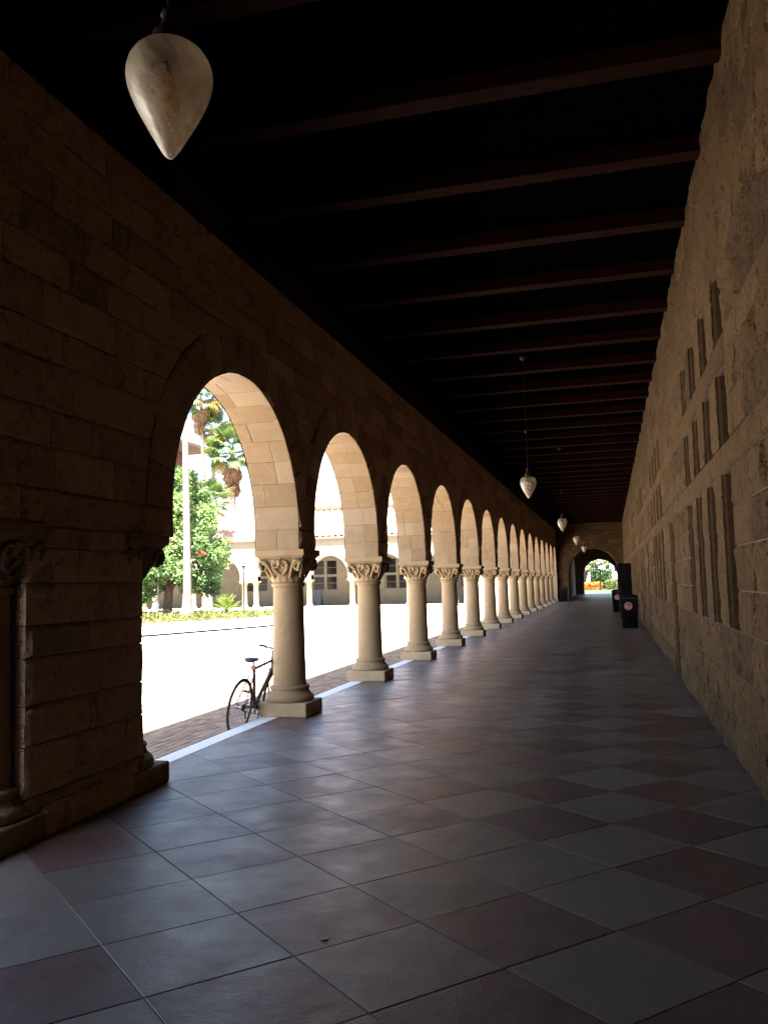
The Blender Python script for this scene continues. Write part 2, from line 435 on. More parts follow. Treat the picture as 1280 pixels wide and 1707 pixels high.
def floor():
    base = MB(); base.box(-4.0, 1.2, YBACK, 92, -.28, -.006)
    fl = tag(base.build('floor', M['grout'], center=False), kind='structure')
    A = Vector((math.cos(D2R(46.3)), math.sin(D2R(46.3))))*.650; B = Vector((math.cos(D2R(138.8)), math.sin(D2R(138.8))))*.604
    O = Vector((-1.853, 3.952))
    items = []
    for i in range(-160, 160):
        for j in range(-160, 160):
            c = O+A*(i+.5)+B*(j+.5)
            if not (-4.6 < c.x < 1.6 and YBACK < c.y < 92): continue
            po = []
            for a, b in ((-.5, -.5), (.5, -.5), (.5, .5), (-.5, .5)):
                gp = .0022
                po.append(c+A*(a-math.copysign(gp/.652, a))+B*(b-math.copysign(gp/.602, b)))
            po = [(p.x, p.y) for p in po]
            po = clip(po, 0, -4.0, False); po = clip(po, 0, 1.12, True); po = clip(po, 1, 92, True)
            if len(po) < 3: continue
            rnd = random.Random(i*977+j*131)
            t = rnd.uniform(.02, .46) if (i+j) % 2 == 1 else rnd.uniform(.54, .98)
            if rnd.random() < .10: t = 1-t
            dz = rnd.uniform(-.001, .001); tx, ty = rnd.uniform(-.002, .002), rnd.uniform(-.002, .002)
            def mk(mb, po=po, t=t, dz=dz, tx=tx, ty=ty):
                n = len(po); cx = sum(p[0] for p in po)/n; cy_ = sum(p[1] for p in po)/n
                top = []; mid = []
                for x, y in po:
                    L = math.hypot(x-cx, y-cy_) or 1; k = max(0, 1-.004/L)
                    z = dz+tx*(x-cx)+ty*(y-cy_)
                    top.append((cx+(x-cx)*k, cy_+(y-cy_)*k, z)); mid.append((x, y, z-.0025))
                low = [(x, y, -.02) for x, y in po]
                F = [tuple(range(n))]+[(n+k, n+(k+1) % n, (k+1) % n, k) for k in range(n)]+[(2*n+k, 2*n+(k+1) % n, n+(k+1) % n, n+k) for k in range(n)]
                mb.add(top+mid+low, F, t)
            # visible first
            ang = math.atan2(-c.x, c.y)
            vis = c.y > 2.2 and -.25 < ang < .85
            items.append(((0 if vis else 1000)+c.length, mk))
    emit_pieces(items, 'tile', M['tile'], fl, 298, 'distant_tiles')
floor()

def kerb():
    b = MB(); b.box(-4.19, -4.01, YBACK, YEND, -.28, -.02)
    k = tag(b.build('kerb', M['mortar_light'], center=False), kind='structure')
    y = YBACK
    while y < YEND:
        L = random.uniform(1.35, 1.6)
        m = MB(); m.box(-4.21, -4.003, y+.003, min(y+L, YEND)-.003, ZG-.05, .004, random.random(), .005); m.build('kerb_stone', M['kerb'], k)
        y += L
kerb()

def bricks():
    b = MB(); b.box(-7.0, -4.215, YBACK, 61.7, -.29, ZG-.012)
    o = tag(b.build('brick_paving', M['joint_sand'], center=False), kind='structure')
    items = []
    bw, bl = .105, .215
    for i in range(26):
        x1 = -4.217-i*bw; off = (i % 2)*bl/2
        j = 0
        while True:
            y0 = 2.0+off+j*bl; j += 1
            if y0 > 34: break
            dz = random.uniform(-.003, .003); t = random.random()
            def mk(mb, x1=x1, y0=y0, dz=dz, t=t): mb.box(x1-bw+.006, x1, y0, y0+bl-.006, ZG-.03, ZG+dz, t, .005)
            vis = y0 > 6.8 and x1 < -4.45
            items.append(((0 if vis else 1000)+math.hypot(x1, y0), mk))
    emit_pieces(items, 'brick', M['brick'], o, 298, 'distant_bricks')
    b = MB(); b.box(-7.0, -4.217, 34.2, 61.7, ZG-.03, ZG); b.build('far_brick_strip', M['brick'], o)
    b = MB(); b.box(-7.0, -4.217, YBACK, 1.95, ZG-.03, ZG); b.build('near_brick_strip', M['brick'], o)
bricks()

# curved step in the courtyard paving, its shadow put into the colour, and the planted bed
def smooth_pts(pts, n=8):
    out = []
    for i in range(len(pts)-1):
        p0, p1, p2, p3 = (Vector(pts[max(0, min(len(pts)-1, i+k))]) for k in (-1, 0, 1, 2))
        for s in range(n):
            t = s/n
            out.append(.5*((2*p1)+(-p0+p2)*t+(2*p0-5*p1+4*p2-p3)*t*t+(-p0+3*p1-3*p2+p3)*t**3))
    out.append(Vector(pts[-1])); return out
jl = smooth_pts([(-24, 20.5), (-19.8, 23.6), (-16.9, 27.7), (-15.6, 30.9), (-14.4, 34.3), (-14.6, 36.4), (-16.2, 39.4)])
m = MB(); m2 = MB(); HS = .085
off = []
for k, a in enumerate(jl):
    d = (jl[min(k+1, len(jl)-1)]-jl[max(k-1, 0)]).normalized(); off.append(Vector((-d.y, d.x)))
for k in range(len(jl)-1):
    a, b = jl[k], jl[k+1]; a2, b2 = a+off[k]*9, b+off[k+1]*9
    m.add([(a.x, a.y, ZG-.05), (b.x, b.y, ZG-.05), (b.x, b.y, ZG+HS-.003), (a.x, a.y, ZG+HS-.003)], [(0, 1, 2, 3)])
    m2.add([(a.x, a.y, ZG+HS), (b.x, b.y, ZG+HS), (b2.x, b2.y, ZG+HS), (a2.x, a2.y, ZG+HS)], [(0, 1, 2, 3)])
tag(m.build('paving_step', M['step_shadow']), kind='structure')
tag(m2.build('raised_paving', M['plaza']), kind='structure')
BED = [(p.x, p.y) for p in smooth_pts([(-34, 36), (-27, 34.4), (-21.6, 35.2), (-19.3, 37.4), (-18.0, 40.2), (-17.9, 43.6), (-19.5, 48.5), (-24, 53), (-31, 53.5), (-36, 49)], 5)]
m = MB(); n = len(BED)
m.add([(x, y, ZG+.12) for x, y in BED]+[(x, y, ZG-.1) for x, y in BED], [tuple(range(n))]+[(k, n+k, n+(k+1) % n, (k+1) % n) for k in range(n)])
tag(m.build('flower_bed', M['soil']), kind='structure')
m = MB()
for k in range(n-1):
    a, b = Vector(BED[k]), Vector(BED[k+1]); d = (b-a).normalized(); nr = Vector((d.y, -d.x))
    a2, b2 = a+nr*.16, b+nr*.16
    z1 = ZG+.15
    m.add([(a.x, a.y, z1), (b.x, b.y, z1), (b2.x, b2.y, z1), (a2.x, a2.y, z1), (a2.x, a2.y, ZG-.1), (b2.x, b2.y, ZG-.1), (a.x, a.y, ZG), (b.x, b.y, ZG)],
          [(0, 3, 2, 1), (3, 4, 5, 2), (0, 1, 7, 6)])
tag(m.build('bed_kerb', M['plaza']), kind='structure')

# ------------------------------------------------------------------ arcade wall on the left
def arcade_wall():
    W = empty('arcade_wall', (XW-.3, 5.45, 0), 'long dim sandstone wall of round arches above the row of columns on the left', 'arcade wall')
    XI, XX = -3.712, -4.25
    core = MB()
    top = ZT
    rc = R+.045
    for k, c in enumerate(ALLC):
        nn = 24
        pts = [(c-rc, ZI)]+[(c-rc*math.cos(math.pi*i/nn), ZS+rc*math.sin(math.pi*i/nn)) for i in range(nn+1)]+[(c+rc, ZI)]
        for (y0, z0), (y1, z1) in zip(pts, pts[1:]):
            core.add([(XI, y0, z0), (XI, y1, z1), (XI, y1, top), (XI, y0, top)], [(0, 1, 2, 3)]) if y1-y0 > 1e-6 else None
            core.add([(XX, y0, z0), (XX, y1, z1), (XX, y1, top), (XX, y0, top)], [(3, 2, 1, 0)]) if y1-y0 > 1e-6 else None
            core.add([(XI, y0, z0), (XX, y0, z0), (XX, y1, z1), (XI, y1, z1)], [(0, 1, 2, 3)])
    edges = [ALLC[0]-S/2-3]+[None]
    def block(y0, y1, z0): core.box(XX, XI, y0, y1, z0, top-.002)
    for a, b in zip(ALLC, ALLC[1:]):
        if b-a > S+.2 or abs(b-CEN[0]) < 1e-6: block(a+rc, b-rc, ZI); core.box(XX, XI, 4.74, 6.13, 0, ZI)
        else: block(a+rc, b-rc, ZI)
    block(YBACK, ALLC[0]-rc, 0); block(ALLC[-1]+rc, YEND+.2, 0)
    core.build('wall_core', M['mortar_light'], W)

    face = lambda y, z, d: (XW+d, y, z)
    items = []
    def add(quad, kw, pr): items.append((pr, lambda mb, q=quad, kw=kw: stone(mb, q, face, **kw)))
    def prio(y, z):
        vis = y > 4.3
        return (0 if vis else 1000)+math.hypot(y, z-1.6)
    def kw(y, big=False):
        near = y < 20
        return dict(nu=6 if near else 4, nv=4 if near else 3, bulge=random.uniform(.002, .016), rough=.016, edge=.010, depth=.08,
                    tint=min(1, max(0, random.gauss(.5, .27))), gap=.004)
    def row(segs, z0, z1, lo=.42, hi=.98):
        for (l0, l1, r0, r1) in segs:      # left edge at z0,z1; right edge at z0,z1
            if max(r0-l0, r1-l1) < .06: continue
            mid0, mid1 = max(l0, l1), min(r0, r1)
            if mid1-mid0 < .3:
                add([(l0, z0), (r0, z0), (r1, z1), (l1, z1)], kw((l0+r0)/2), prio((l0+r0)/2, z0)); continue
            cuts = split(mid0, mid1, lo, hi)
            for i, (a, b) in enumerate(zip(cuts, cuts[1:])):
                A0, A1 = (l0, l1) if i == 0 else (a, a)
                B0, B1 = (r0, r1) if i == len(cuts)-2 else (b, b)
                add([(A0, z0), (B0, z0), (B1, z1), (A1, z1)], kw(a), prio((a+b)/2, z0))
    def e(z, r=RO): return math.sqrt(max(0, r*r-(z-ZS)**2)) if z > ZS else r
    # pier faces below the imposts
    piers = [(4.72, 6.15)]
    zz = [0, .27, .60, .86, 1.17, 1.38, 1.66, 1.90, ZI]
    for y0, y1 in piers+[(YBACK, ALLC[0]-rc-.0), (ALLC[-1]+rc, YEND)]:
        for a, b in zip(zz, zz[1:]): row([(y0, y0, y1, y1)], a, b, .5, 1.0)
    zz = [ZI, ZS, 2.60, 2.86, 3.2, 3.44, 3.76, 4.02, ZS+RO, 4.56, 4.84, ZT]
    for z0, z1 in zip(zz, zz[1:]):
        if z0 >= ZS+RO-1e-6: row([(YBACK, YBACK, YEND, YEND)], z0, z1, .5, 1.25); continue
        segs = []
        for a, b in zip([None]+ALLC, ALLC+[None]):
            f = (lambda z: R) if z1 <= ZS+1e-6 else e
            l0 = a+f(z0) if a else YBACK; l1 = a+f(z1) if a else YBACK
            r0 = b-f(z0) if b else YEND; r1 = b-f(z1) if b else YEND
            if a and b and b-a < S+.2:
                mid = (a+b)/2
                if l0 > mid: l0 = r0 = mid
                if l1 > mid: l1 = r1 = mid
            segs.append((l0, l1, r0, r1))
        row(segs, z0, z1)
    emit_pieces(items, 'stone', M['wall_rock'], W, 298, 'far_stones')

    # voussoirs: rough faced ring of each arch
    items = []
    N = 15
    for c in ALLC:
        wide = [abs(c-q) > S+.5 for q in (0,)]
        lim_l = 9 if (c == CEN[0] or c == ALLC[0]) else S/2-.004
        lim_r = 9 if (c == CEN_B[0] or c == ALLC[-1]) else S/2-.004
        for i in range(N):
            t0, t1 = math.pi*i/N, math.pi*(i+1)/N
            ro = RO*random.uniform(.985, 1.0)
            def P(t, r):
                y = -r*math.cos(t); z = r*math.sin(t)
                if y < -lim_l: z *= lim_l/-y if False else 1; y = -lim_l
                if y > lim_r: y = lim_r
                return (c+y, ZS+z)
            q = [P(t0, R+.009), P(t0, ro), P(t1, ro), P(t1, R+.009)]
            q = [q[0], q[3], q[2], q[1]]
            k = dict(nu=3, nv=4, bulge=random.uniform(.003, .02), rough=.016, edge=.010, depth=.07, tint=min(1, max(0, random.gauss(.42, .25))), gap=.004)
            pr = (0 if c > 4.5 else 1000)+c+i*.01
            items.append((pr, lambda mb, q=q, k=k: stone(mb, q, face, **k)))
    emit_pieces(items, 'voussoir', M['wall_rock'], W, 225, 'rear_voussoirs')

    # smooth soffit and jamb stones
    items = []
    for c in ALLC:
        NS = 17
        rows = [('j', ZI, ZS, -1), ('j', ZI, ZS, 1)]+[('a', math.pi*i/NS, math.pi*(i+1)/NS, 0) for i in range(NS)]
        for ri, (typ, a, b, sgn) in enumerate(rows):
            sp = -3.70-random.choice([.2, .27, .34, .4])
            if random.random() < .25: cuts = [-3.686, -4.262]
            else: cuts = [-3.686, sp, -4.262]
            for x0, x1 in zip(cuts, cuts[1:]):
                off = random.uniform(-.003, .003); t = min(1, max(0, random.gauss(.55, .25)))
                if typ == 'j': fn = lambda u, v, d, s=sgn, c=c, o=off: (u, c+s*(R-d-o), v)
                else: fn = lambda u, v, d, c=c, o=off: (u, c-(R-d-o)*math.cos(v), ZS+(R-d-o)*math.sin(v))
                q = [(x0, a), (x1, a), (x1, b), (x0, b)]
                k = dict(nu=3, nv=4, bulge=.0005, rough=.001, edge=.0025, depth=.05, tint=t, gap=.001)
                pr = (0 if c > 6 else 1000)+c+(0 if (typ == 'a' and a > 1.4) or sgn == 1 else 15)
                items.append((pr, lambda mb, q=q, fn=fn, k=k: stone(mb, q, fn, **k)))
    emit_pieces(items, 'soffit_stone', M['ashlar'], W, 298, 'far_soffit_stones')
    # outer skin facing the courtyard
    sk = MB()
    for c in ALLC:
        nn = 24
        pts = [(c-R, ZI)]+[(c-R*math.cos(math.pi*i/nn), ZS+R*math.sin(math.pi*i/nn)) for i in range(nn+1)]+[(c+R, ZI)]
        for (y0, z0), (y1, z1) in zip(pts, pts[1:]):
            if y1-y0 > 1e-6: sk.add([(XO, y0, z0), (XO, y1, z1), (XO, y1, 5.2), (XO, y0, 5.2)], [(3, 2, 1, 0)])
    def sblock(y0, y1, z0): sk.add([(XO, y0, z0), (XO, y1, z0), (XO, y1, 5.2), (XO, y0, 5.2)], [(3, 2, 1, 0)])
    for a, b in zip(ALLC, ALLC[1:]): sblock(a+R, b-R, ZI)
    sblock(4.74, 6.13, 0)
    sblock(YBACK, ALLC[0]-R, 0); sblock(ALLC[-1]+R, YEND+.2, 0)
    sk.build('courtyard_face', M['bgstone'], W)
    # base course of the pier
    pb = MB(); pb.box(XW-.02, XW+.055, 4.85, 5.95, 0, .2, .45, .02); pb.build('base_course', M['wall_rock'], W)
arcade_wall()

# ------------------------------------------------------------------ columns
def spiral(cx, cz, r, turns, flip, n=22):
    pts = []
    for i in range(n+1):
        t = i/n; a = math.pi/2+flip*t*turns*2*math.pi; rr = r*(1-.8*t)
        pts.append((cx+rr*math.cos(a), 0, cz+rr*math.sin(a)))
    return pts
def make_column():
    root = empty('stone_column', (0, 0, 0), 'x', 'column', 'round sandstone columns carrying the arches')
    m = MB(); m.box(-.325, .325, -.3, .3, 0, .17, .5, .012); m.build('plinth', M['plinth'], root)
    m = MB(); m.lathe([(.02, .17), (.292, .17), (.302, .185), (.304, .21), (.297, .235), (.283, .25), (.268, .262), (.25, .285), (.238, .31), (.24, .315), (.247, .325), (.249, .34), (.245, .352), (.232, .362), (.214, .366)], 40); m.build('column_base', M['column'], root)
    m = MB(); prof = [(.214, .366), (.208, .39)]+[(.206-.018*t**1.6, .39+t*1.2) for t in [i/10 for i in range(1, 11)]]
    m.lathe(prof, 40); m.build('shaft', M['column'], root)
    m = MB(); m.lathe([(.186, 1.585), (.205, 1.592), (.212, 1.607), (.212, 1.625), (.203, 1.638), (.19, 1.644)], 40); m.build('neck_ring', M['column'], root)
    # bell from round to square, with lobed leaves at its foot
    m = MB(); n = 64; V = []
    for z, r, sq, lob in ((1.644, .188, 0, 0), (1.66, .20, 0, .012), (1.70, .212, .05, .016), (1.735, .2, .1, .003), (1.78, .208, .3, 0), (1.85, .232, .6, 0), (1.91, .265, .9, 0), (1.932, .275, 1, 0)):
        for k in range(n):
            t = 2*math.pi*k/n; cc, ss = math.cos(t), math.sin(t)
            sqr = 1/max(abs(cc), abs(ss)); q = r*(1-sq+sq*min(sqr, 1.28))+lob*abs(math.sin(t*8))
            V.append((q*cc, q*ss, z))
    m.add(V, [(i*n+k, i*n+(k+1) % n, (i+1)*n+(k+1) % n, (i+1)*n+k) for i in range(7) for k in range(n)], .5, True)
    cap = m.build('capital', M['column'], root)
    for f in range(4):
        m = MB(); rot = Matrix.Rotation(f*math.pi/2, 4, 'Z')
        def put(pts, r, y0):
            out = []
            for x, y, z in pts:
                lean = (z-1.70)*.42
                out.append(rot @ Vector((x, -(y0+lean), z)))
            m.tube(out, r, 6, .5)
        def taper(p, r0): return [r0*(1-.45*i/(len(p)-1)) for i in range(len(p))]
        for sgn in (-1, 1):
            p = spiral(sgn*.225, 1.85, .068, 1.5, -sgn); put(p, taper(p, .024), .195)
            stem = [(sgn*.10, 0, 1.70), (sgn*.125, 0, 1.765), (sgn*.155, 0, 1.835), (sgn*.187, 0, 1.893), (sgn*.225, 0, 1.918)]
            put(stem, [.016, .02, .022, .024, .024], .195)
            p = spiral(sgn*.058, 1.865, .046, 1.3, sgn); put(p, taper(p, .017), .2)
            stem = [(sgn*.006, 0, 1.735), (sgn*.045, 0, 1.765), (sgn*.088, 0, 1.82), (sgn*.1, 0, 1.868), (sgn*.086, 0, 1.902), (sgn*.058, 0, 1.911)]
            put(stem, [.012, .016, .019, .019, .018, .017], .2)
        put([(0, 0, 1.86), (0, 0, 1.89), (0, 0, 1.93)], [.012, .028, .03], .21)
        m.build('scroll', M['column'], cap)
    m = MB(); hx = .31
    prof = [(.272, 1.93), (.285, 1.945), (.30, 1.965), (.318, 1.975), (.322, 1.985), (.322, 2.049)]
    V = []
    for h, z in prof: V += [(-h-.005, -h+.02, z), (h+.005, -h+.02, z), (h+.005, h-.02, z), (-h-.005, h-.02, z)]
    m.add(V, [(i*4+k, i*4+(k+1) % 4, (i+1)*4+(k+1) % 4, (i+1)*4+k) for i in range(len(prof)-1) for k in range(4)]+[(0, 3, 2, 1), (20, 21, 22, 23)])
    m.build('abacus', M['column'], root)
    return root
ORD = ['second', 'third', 'fourth', 'fifth', 'sixth', 'seventh', 'eighth', 'ninth', 'tenth', 'eleventh', 'twelfth', 'thirteenth', 'fourteenth', 'fifteenth']
proto = make_column()
proto.location = (-3.953, COL0+S, 0)
proto['label'] = 'cream sandstone column with carved capital, the one with the bicycle leaning behind it'
for k in range(2, 15):
    c = copy_tree(proto); c.location = (-3.953, COL0+S*k, 0)
    if k == 14: c['label'] = 'farthest visible cream column, right against the arched end wall'
    else: c['label'] = f'cream round column, {ORD[k-2]} in the row counting away from the bicycle column'
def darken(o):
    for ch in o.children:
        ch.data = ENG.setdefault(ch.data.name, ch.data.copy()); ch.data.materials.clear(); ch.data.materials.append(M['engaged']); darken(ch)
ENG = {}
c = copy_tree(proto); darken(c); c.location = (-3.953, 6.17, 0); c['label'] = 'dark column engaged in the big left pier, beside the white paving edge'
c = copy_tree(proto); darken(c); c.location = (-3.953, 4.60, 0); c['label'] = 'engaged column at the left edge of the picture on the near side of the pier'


# ------------------------------------------------------------------ building wall on the right
def building_wall():
    W = empty('building_wall', (1.4, 25, 0), 'long rough rock faced sandstone wall with slit windows along the right of the walkway', 'wall')
    wins = []; doors = []
    for mth in range(6):
        g0 = 7.35+9.0*mth
        for k in range(4): wins.append(g0+k*1.125)
        if mth < 5: doors.append((g0+6.55, g0+7.45))
    rows = [(0, .36, 'd'), (.36, .74, 'd'), (.74, 1.13, 'd'), (1.13, 1.47, 'w'), (1.47, 1.83, 'w'), (1.83, 2.16, 'w'), (2.16, 2.49, 'w'), (2.49, 2.73, 'b'),
            (2.73, 3.06, 'w2'), (3.06, 3.38, 'w2'), (3.38, 3.63, 'b'), (3.63, 3.95, 'w2'), (3.95, 4.25, 'w2'), (4.25, 4.6, ''), (4.6, 4.92, ''), (4.92, 5.3, ''), (5.3, 5.66, '')]
    Y0, Y1 = YBACK, YEND+25
    face = lambda y, z, d: (XR-d, y, z)
    items = []; core = MB(); bed = MB()
    for z0, z1, typ in rows:
        ops = []
        if typ in ('w', 'w2'): ops += [(y, y+.62) for y in wins]
        if typ in ('d', 'w'): ops += doors
        ops.sort()
        segs = []; y = Y0
        for a, b in ops: segs.append((y, a)); y = b
        segs.append((y, Y1))
        for a, b in segs:
            core.box(XR+.045, 1.55, a, b, z0, z1); bed.box(XR+.020, XR+.044, a, b, z0, z1)
            lo, hi = (.5, 1.15) if typ != 'b' else (1.0, 1.9)
            mull = b-a < .75 and typ in ('w', 'w2')
            if mull: continue
            cuts = split(a, b, lo, hi) if b-a > .75 else [a, b]
            for p, q in zip(cuts, cuts[1:]):
                near = q < 13
                if typ == 'b': kw = dict(bulge=.01, rough=.008, edge=.01)
                else: kw = dict(bulge=random.uniform(.006, .03), rough=.026, edge=.013)
                if z0 > 4.2: kw = dict(bulge=random.uniform(.002, .014), rough=.016, edge=.011)
                if typ in ('w', 'w2') and any(abs(p-o[1]) < .01 or abs(q-o[0]) < .01 for o in ops): kw.update(bulge=random.uniform(.002, .016), rough=.016, edge=.006)
                kw.update(nu=8 if near else 5, nv=5 if near else 4, depth=.03, tint=min(1, max(0, random.gauss(.55, .27))), gap=.0055)
                mid = (p+q)/2
                pr = (0 if q > 2.7 else 1000)+math.hypot(mid, z0-1.6)
                items.append((pr, lambda mb, p=p, q=q, z0=z0, z1=z1, kw=kw: stone(mb, [(p, z0), (q, z0), (q, z1), (p, z1)], face, **kw)))
    for y, y2 in zip(wins, wins[1:]):
        if y2-y > 2: continue
        for z0, z1 in ((1.13, 1.95), (1.95, 2.49), (2.73, 3.38), (3.63, 4.25)):
            kw = dict(nu=5, nv=7, bulge=.006, rough=.011, edge=.003, depth=.07, tint=min(1, max(0, random.gauss(.5, .2))), gap=.002)
            items.append((math.hypot(y, z0-1.6), lambda mb, p=y+.62, q=y2, z0=z0, z1=z1, kw=kw: stone(mb, [(p, z0), (q, z0), (q, z1), (p, z1)], face, **kw)))
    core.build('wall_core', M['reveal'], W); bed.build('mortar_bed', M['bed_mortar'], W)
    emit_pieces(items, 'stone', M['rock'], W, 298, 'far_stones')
    # windows, recessed
    for wi, y in enumerate(wins):
        for z0, z1 in ((1.13, 2.49), (2.73, 3.38), (3.63, 4.25)):
            m = MB(); x0, x1 = 1.23, 1.30; t = .055
            m.box(x0, x1, y, y+t, z0, z1); m.box(x0, x1, y+.62-t, y+.62, z0, z1)
            m.box(x0+.001, x1, y+t, y+.62-t, z0, z0+t); m.box(x0+.001, x1, y+t, y+.62-t, z1-t, z1)
            if z1-z0 > 1: m.box(x0+.012, x1-.01, y+t, y+.62-t, (z0+z1)/2-.02, (z0+z1)/2+.02)
            f = m.build('window', M['frame'], W)
            if y < 45:
                m = MB(); m.box(1.262, 1.272, y+t, y+.62-t, z0+t, z1-t); m.build('pane', M['glass'], f)
    m = MB(); m.box(1.45, 1.56, Y0, Y1, 0, 5.6); m.build('backing', M['deck'], W)
    for a, b in doors:
        m = MB(); m.box(1.22, 1.27, a, b, 0.01, 2.49)
        d = m.build('door', M['door'], W)
        for z0, z1 in ((.15, 1.0), (1.15, 2.3)):
            m = MB(); m.box(1.205, 1.222, a+.12, b-.12, z0, z1, .5, .006); m.build('door_panel', M['door'], d)
        m = MB(); m.lathe([(.001, 0), (.03, .002), (.032, .02), (.015, .035), (.001, .036)], 12, (1.19, a+.1, 1.02)); m.build('handle', M['bronze'], d)
    # storeys above, out of sight, which only keep the light out
    m = MB(); m.box(1.55, 14, Y0, Y1, -.2, 9.5); m.build('upper_storeys', M['bgstone'], W)
building_wall()

# ------------------------------------------------------------------ ceiling and roof
def ceiling():
    m = MB()
    y0, y1 = YBACK, YEND+25
    x = -4.2
    while x < 1.5:
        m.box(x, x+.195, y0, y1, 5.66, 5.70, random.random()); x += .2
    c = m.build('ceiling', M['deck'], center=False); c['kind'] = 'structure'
    k = -11
    while True:
        y = 8.05+1.55*k; k += 1
        if y > YEND: break
        if y < YBACK+.2: continue
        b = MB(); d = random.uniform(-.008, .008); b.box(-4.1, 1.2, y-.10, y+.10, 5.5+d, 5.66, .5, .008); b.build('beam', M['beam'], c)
    b = MB(); b.box(-4.2, -3.63, y0, YEND, 5.152, 5.49, .5, .01); b.build('wall_plate', M['beam'], c)
    b = MB(); b.box(-4.1, -3.85, y0, YEND, 5.49, 5.66); b.build('blocking_board', M['deck'], c)
    r = MB()
    V = [(-4.78, y0, 5.66), (-4.78, YEND, 5.66), (1.5, YEND, 7.6), (1.5, y0, 7.6), (-4.78, y0, 5.57), (-4.78, YEND, 5.57), (1.5, YEND, 7.5), (1.5, y0, 7.5)]
    r.add(V, [(0, 3, 2, 1), (4, 5, 6, 7), (0, 1, 5, 4), (2, 3, 7, 6), (0, 4, 7, 3), (1, 2, 6, 5)])
    o = r.build('walkway_roof', M['terracotta'], center=False); o['kind'] = 'structure'
ceiling()

def cross_wall(yA, yB, xa, xb, cx, rad, zs, name, label, mat, stones=True, ztop=5.7):
    W = empty(name, ((xa+xb)/2, yA, 0), label, 'wall')
    m = MB(); nn = 24
    pts = [(cx-rad, 0)]+[(cx-rad*math.cos(math.pi*i/nn), zs+rad*math.sin(math.pi*i/nn)) for i in range(nn+1)]+[(cx+rad, 0)]
    for (x0, z0), (x1, z1) in zip(pts, pts[1:]):
        if x1-x0 > 1e-6:
            m.add([(x0, yA, z0), (x1, yA, z1), (x1, yA, ztop), (x0, yA, ztop)], [(0, 1, 2, 3)])
            m.add([(x0, yB, z0), (x1, yB, z1), (x1, yB, ztop), (x0, yB, ztop)], [(3, 2, 1, 0)])
        m.add([(x0, yA, z0), (x0, yB, z0), (x1, yB, z1), (x1, yA, z1)], [(0, 1, 2, 3)])
    m.box(xa, cx-rad, yA, yB, 0, ztop); m.box(cx+rad, xb, yA, yB, 0, ztop)
    m.build('wall_core', M['mortar'], W)
    if stones:
        items = []; sg = -1
        face = lambda x, z, d: (x, yA-.03-d, z)
        z = 0
        while z < ztop-.05:
            z1 = min(ztop, z+random.uniform(.3, .38)); ro = rad+.42
            f = lambda zq: math.sqrt(max(0, ro*ro-(zq-zs)**2)) if zq > zs else rad+.42
            for l0, l1, r0, r1 in (((xa, xa, cx-f(z), cx-f(z1)), (cx+f(z), cx+f(z1), xb, xb)) if z1 < zs+ro else ((xa, xa, xb, xb),)):
                cuts = split(max(l0, l1), min(r0, r1), .5, 1.0) if min(r0, r1)-max(l0, l1) > .4 else [max(l0, l1), min(r0, r1)]
                if cuts[-1]-cuts[0] < .08: continue
                for i, (a, b) in enumerate(zip(cuts, cuts[1:])):
                    A0, A1 = (l0, l1) if i == 0 else (a, a); B0, B1 = (r0, r1) if i == len(cuts)-2 else (b, b)
                    kw = dict(nu=4, nv=3, bulge=random.uniform(.005, .04), rough=.02, edge=.02, depth=.05, tint=random.random(), gap=.006)
                    items.append((z, lambda mb, q=[(A0, z), (B0, z), (B1, z1), (A1, z1)], kw=kw: stone(mb, q, face, **kw)))
            z = z1
        N = 15
        for i in range(N):
            t0, t1 = math.pi*i/N, math.pi*(i+1)/N
            P = lambda t, r: (cx-r*math.cos(t), zs+r*math.sin(t))
            q = [P(t0, rad), P(t1, rad), P(t1, rad+.42), P(t0, rad+.42)]
            kw = dict(nu=3, nv=3, bulge=.02, rough=.015, edge=.015, depth=.05, tint=random.random()*.6, gap=.004)
            items.append((z, lambda mb, q=q, kw=kw: stone(mb, q, face, **kw)))
        zz = [0, .5, .95, 1.4, zs]
        for a, b in zip(zz, zz[1:]):
            for sgn in (-1, 1):
                xs = sorted((cx+sgn*rad, cx+sgn*(rad+.42)))
                kw = dict(nu=3, nv=3, bulge=.02, rough=.015, edge=.015, depth=.05, tint=random.random(), gap=.004)
                items.append((z, lambda mb, q=[(xs[0], a), (xs[1], a), (xs[1], b), (xs[0], b)], kw=kw: stone(mb, q, face, **kw)))
        emit_pieces(items, 'stone', mat, W, 298)
    return W
cross_wall(62.0, 62.7, -3.95, 1.3, -1.15, 1.72, 2.0, 'end_wall', 'dim sandstone wall closing the far end of the walkway, with a round arch through it', M['rock'])
cross_wall(87.0, 87.7, -5, 1.5, -.95, 1.62, 1.85, 'garden_wall', 'dark wall with the small bright garden arch, far behind the end wall', M['wall_rock'], False)
m = MB(); m.box(-4.2, -3.4, 67.0, 87, -.2, 5.7); tag(m.build('passage_wall', M['bgstone']), 'plain dark side wall of the passage behind the end arch', 'wall')
m = MB(); m.box(-4.3, 1.5, YBACK-.5, YBACK, -.2, 5.9); tag(m.build('unseen_rear_wall', M['wall_rock']), 'added unseen sandstone wall closing the walkway behind the viewpoint', 'wall')  # added out of view to hold light out of the near end

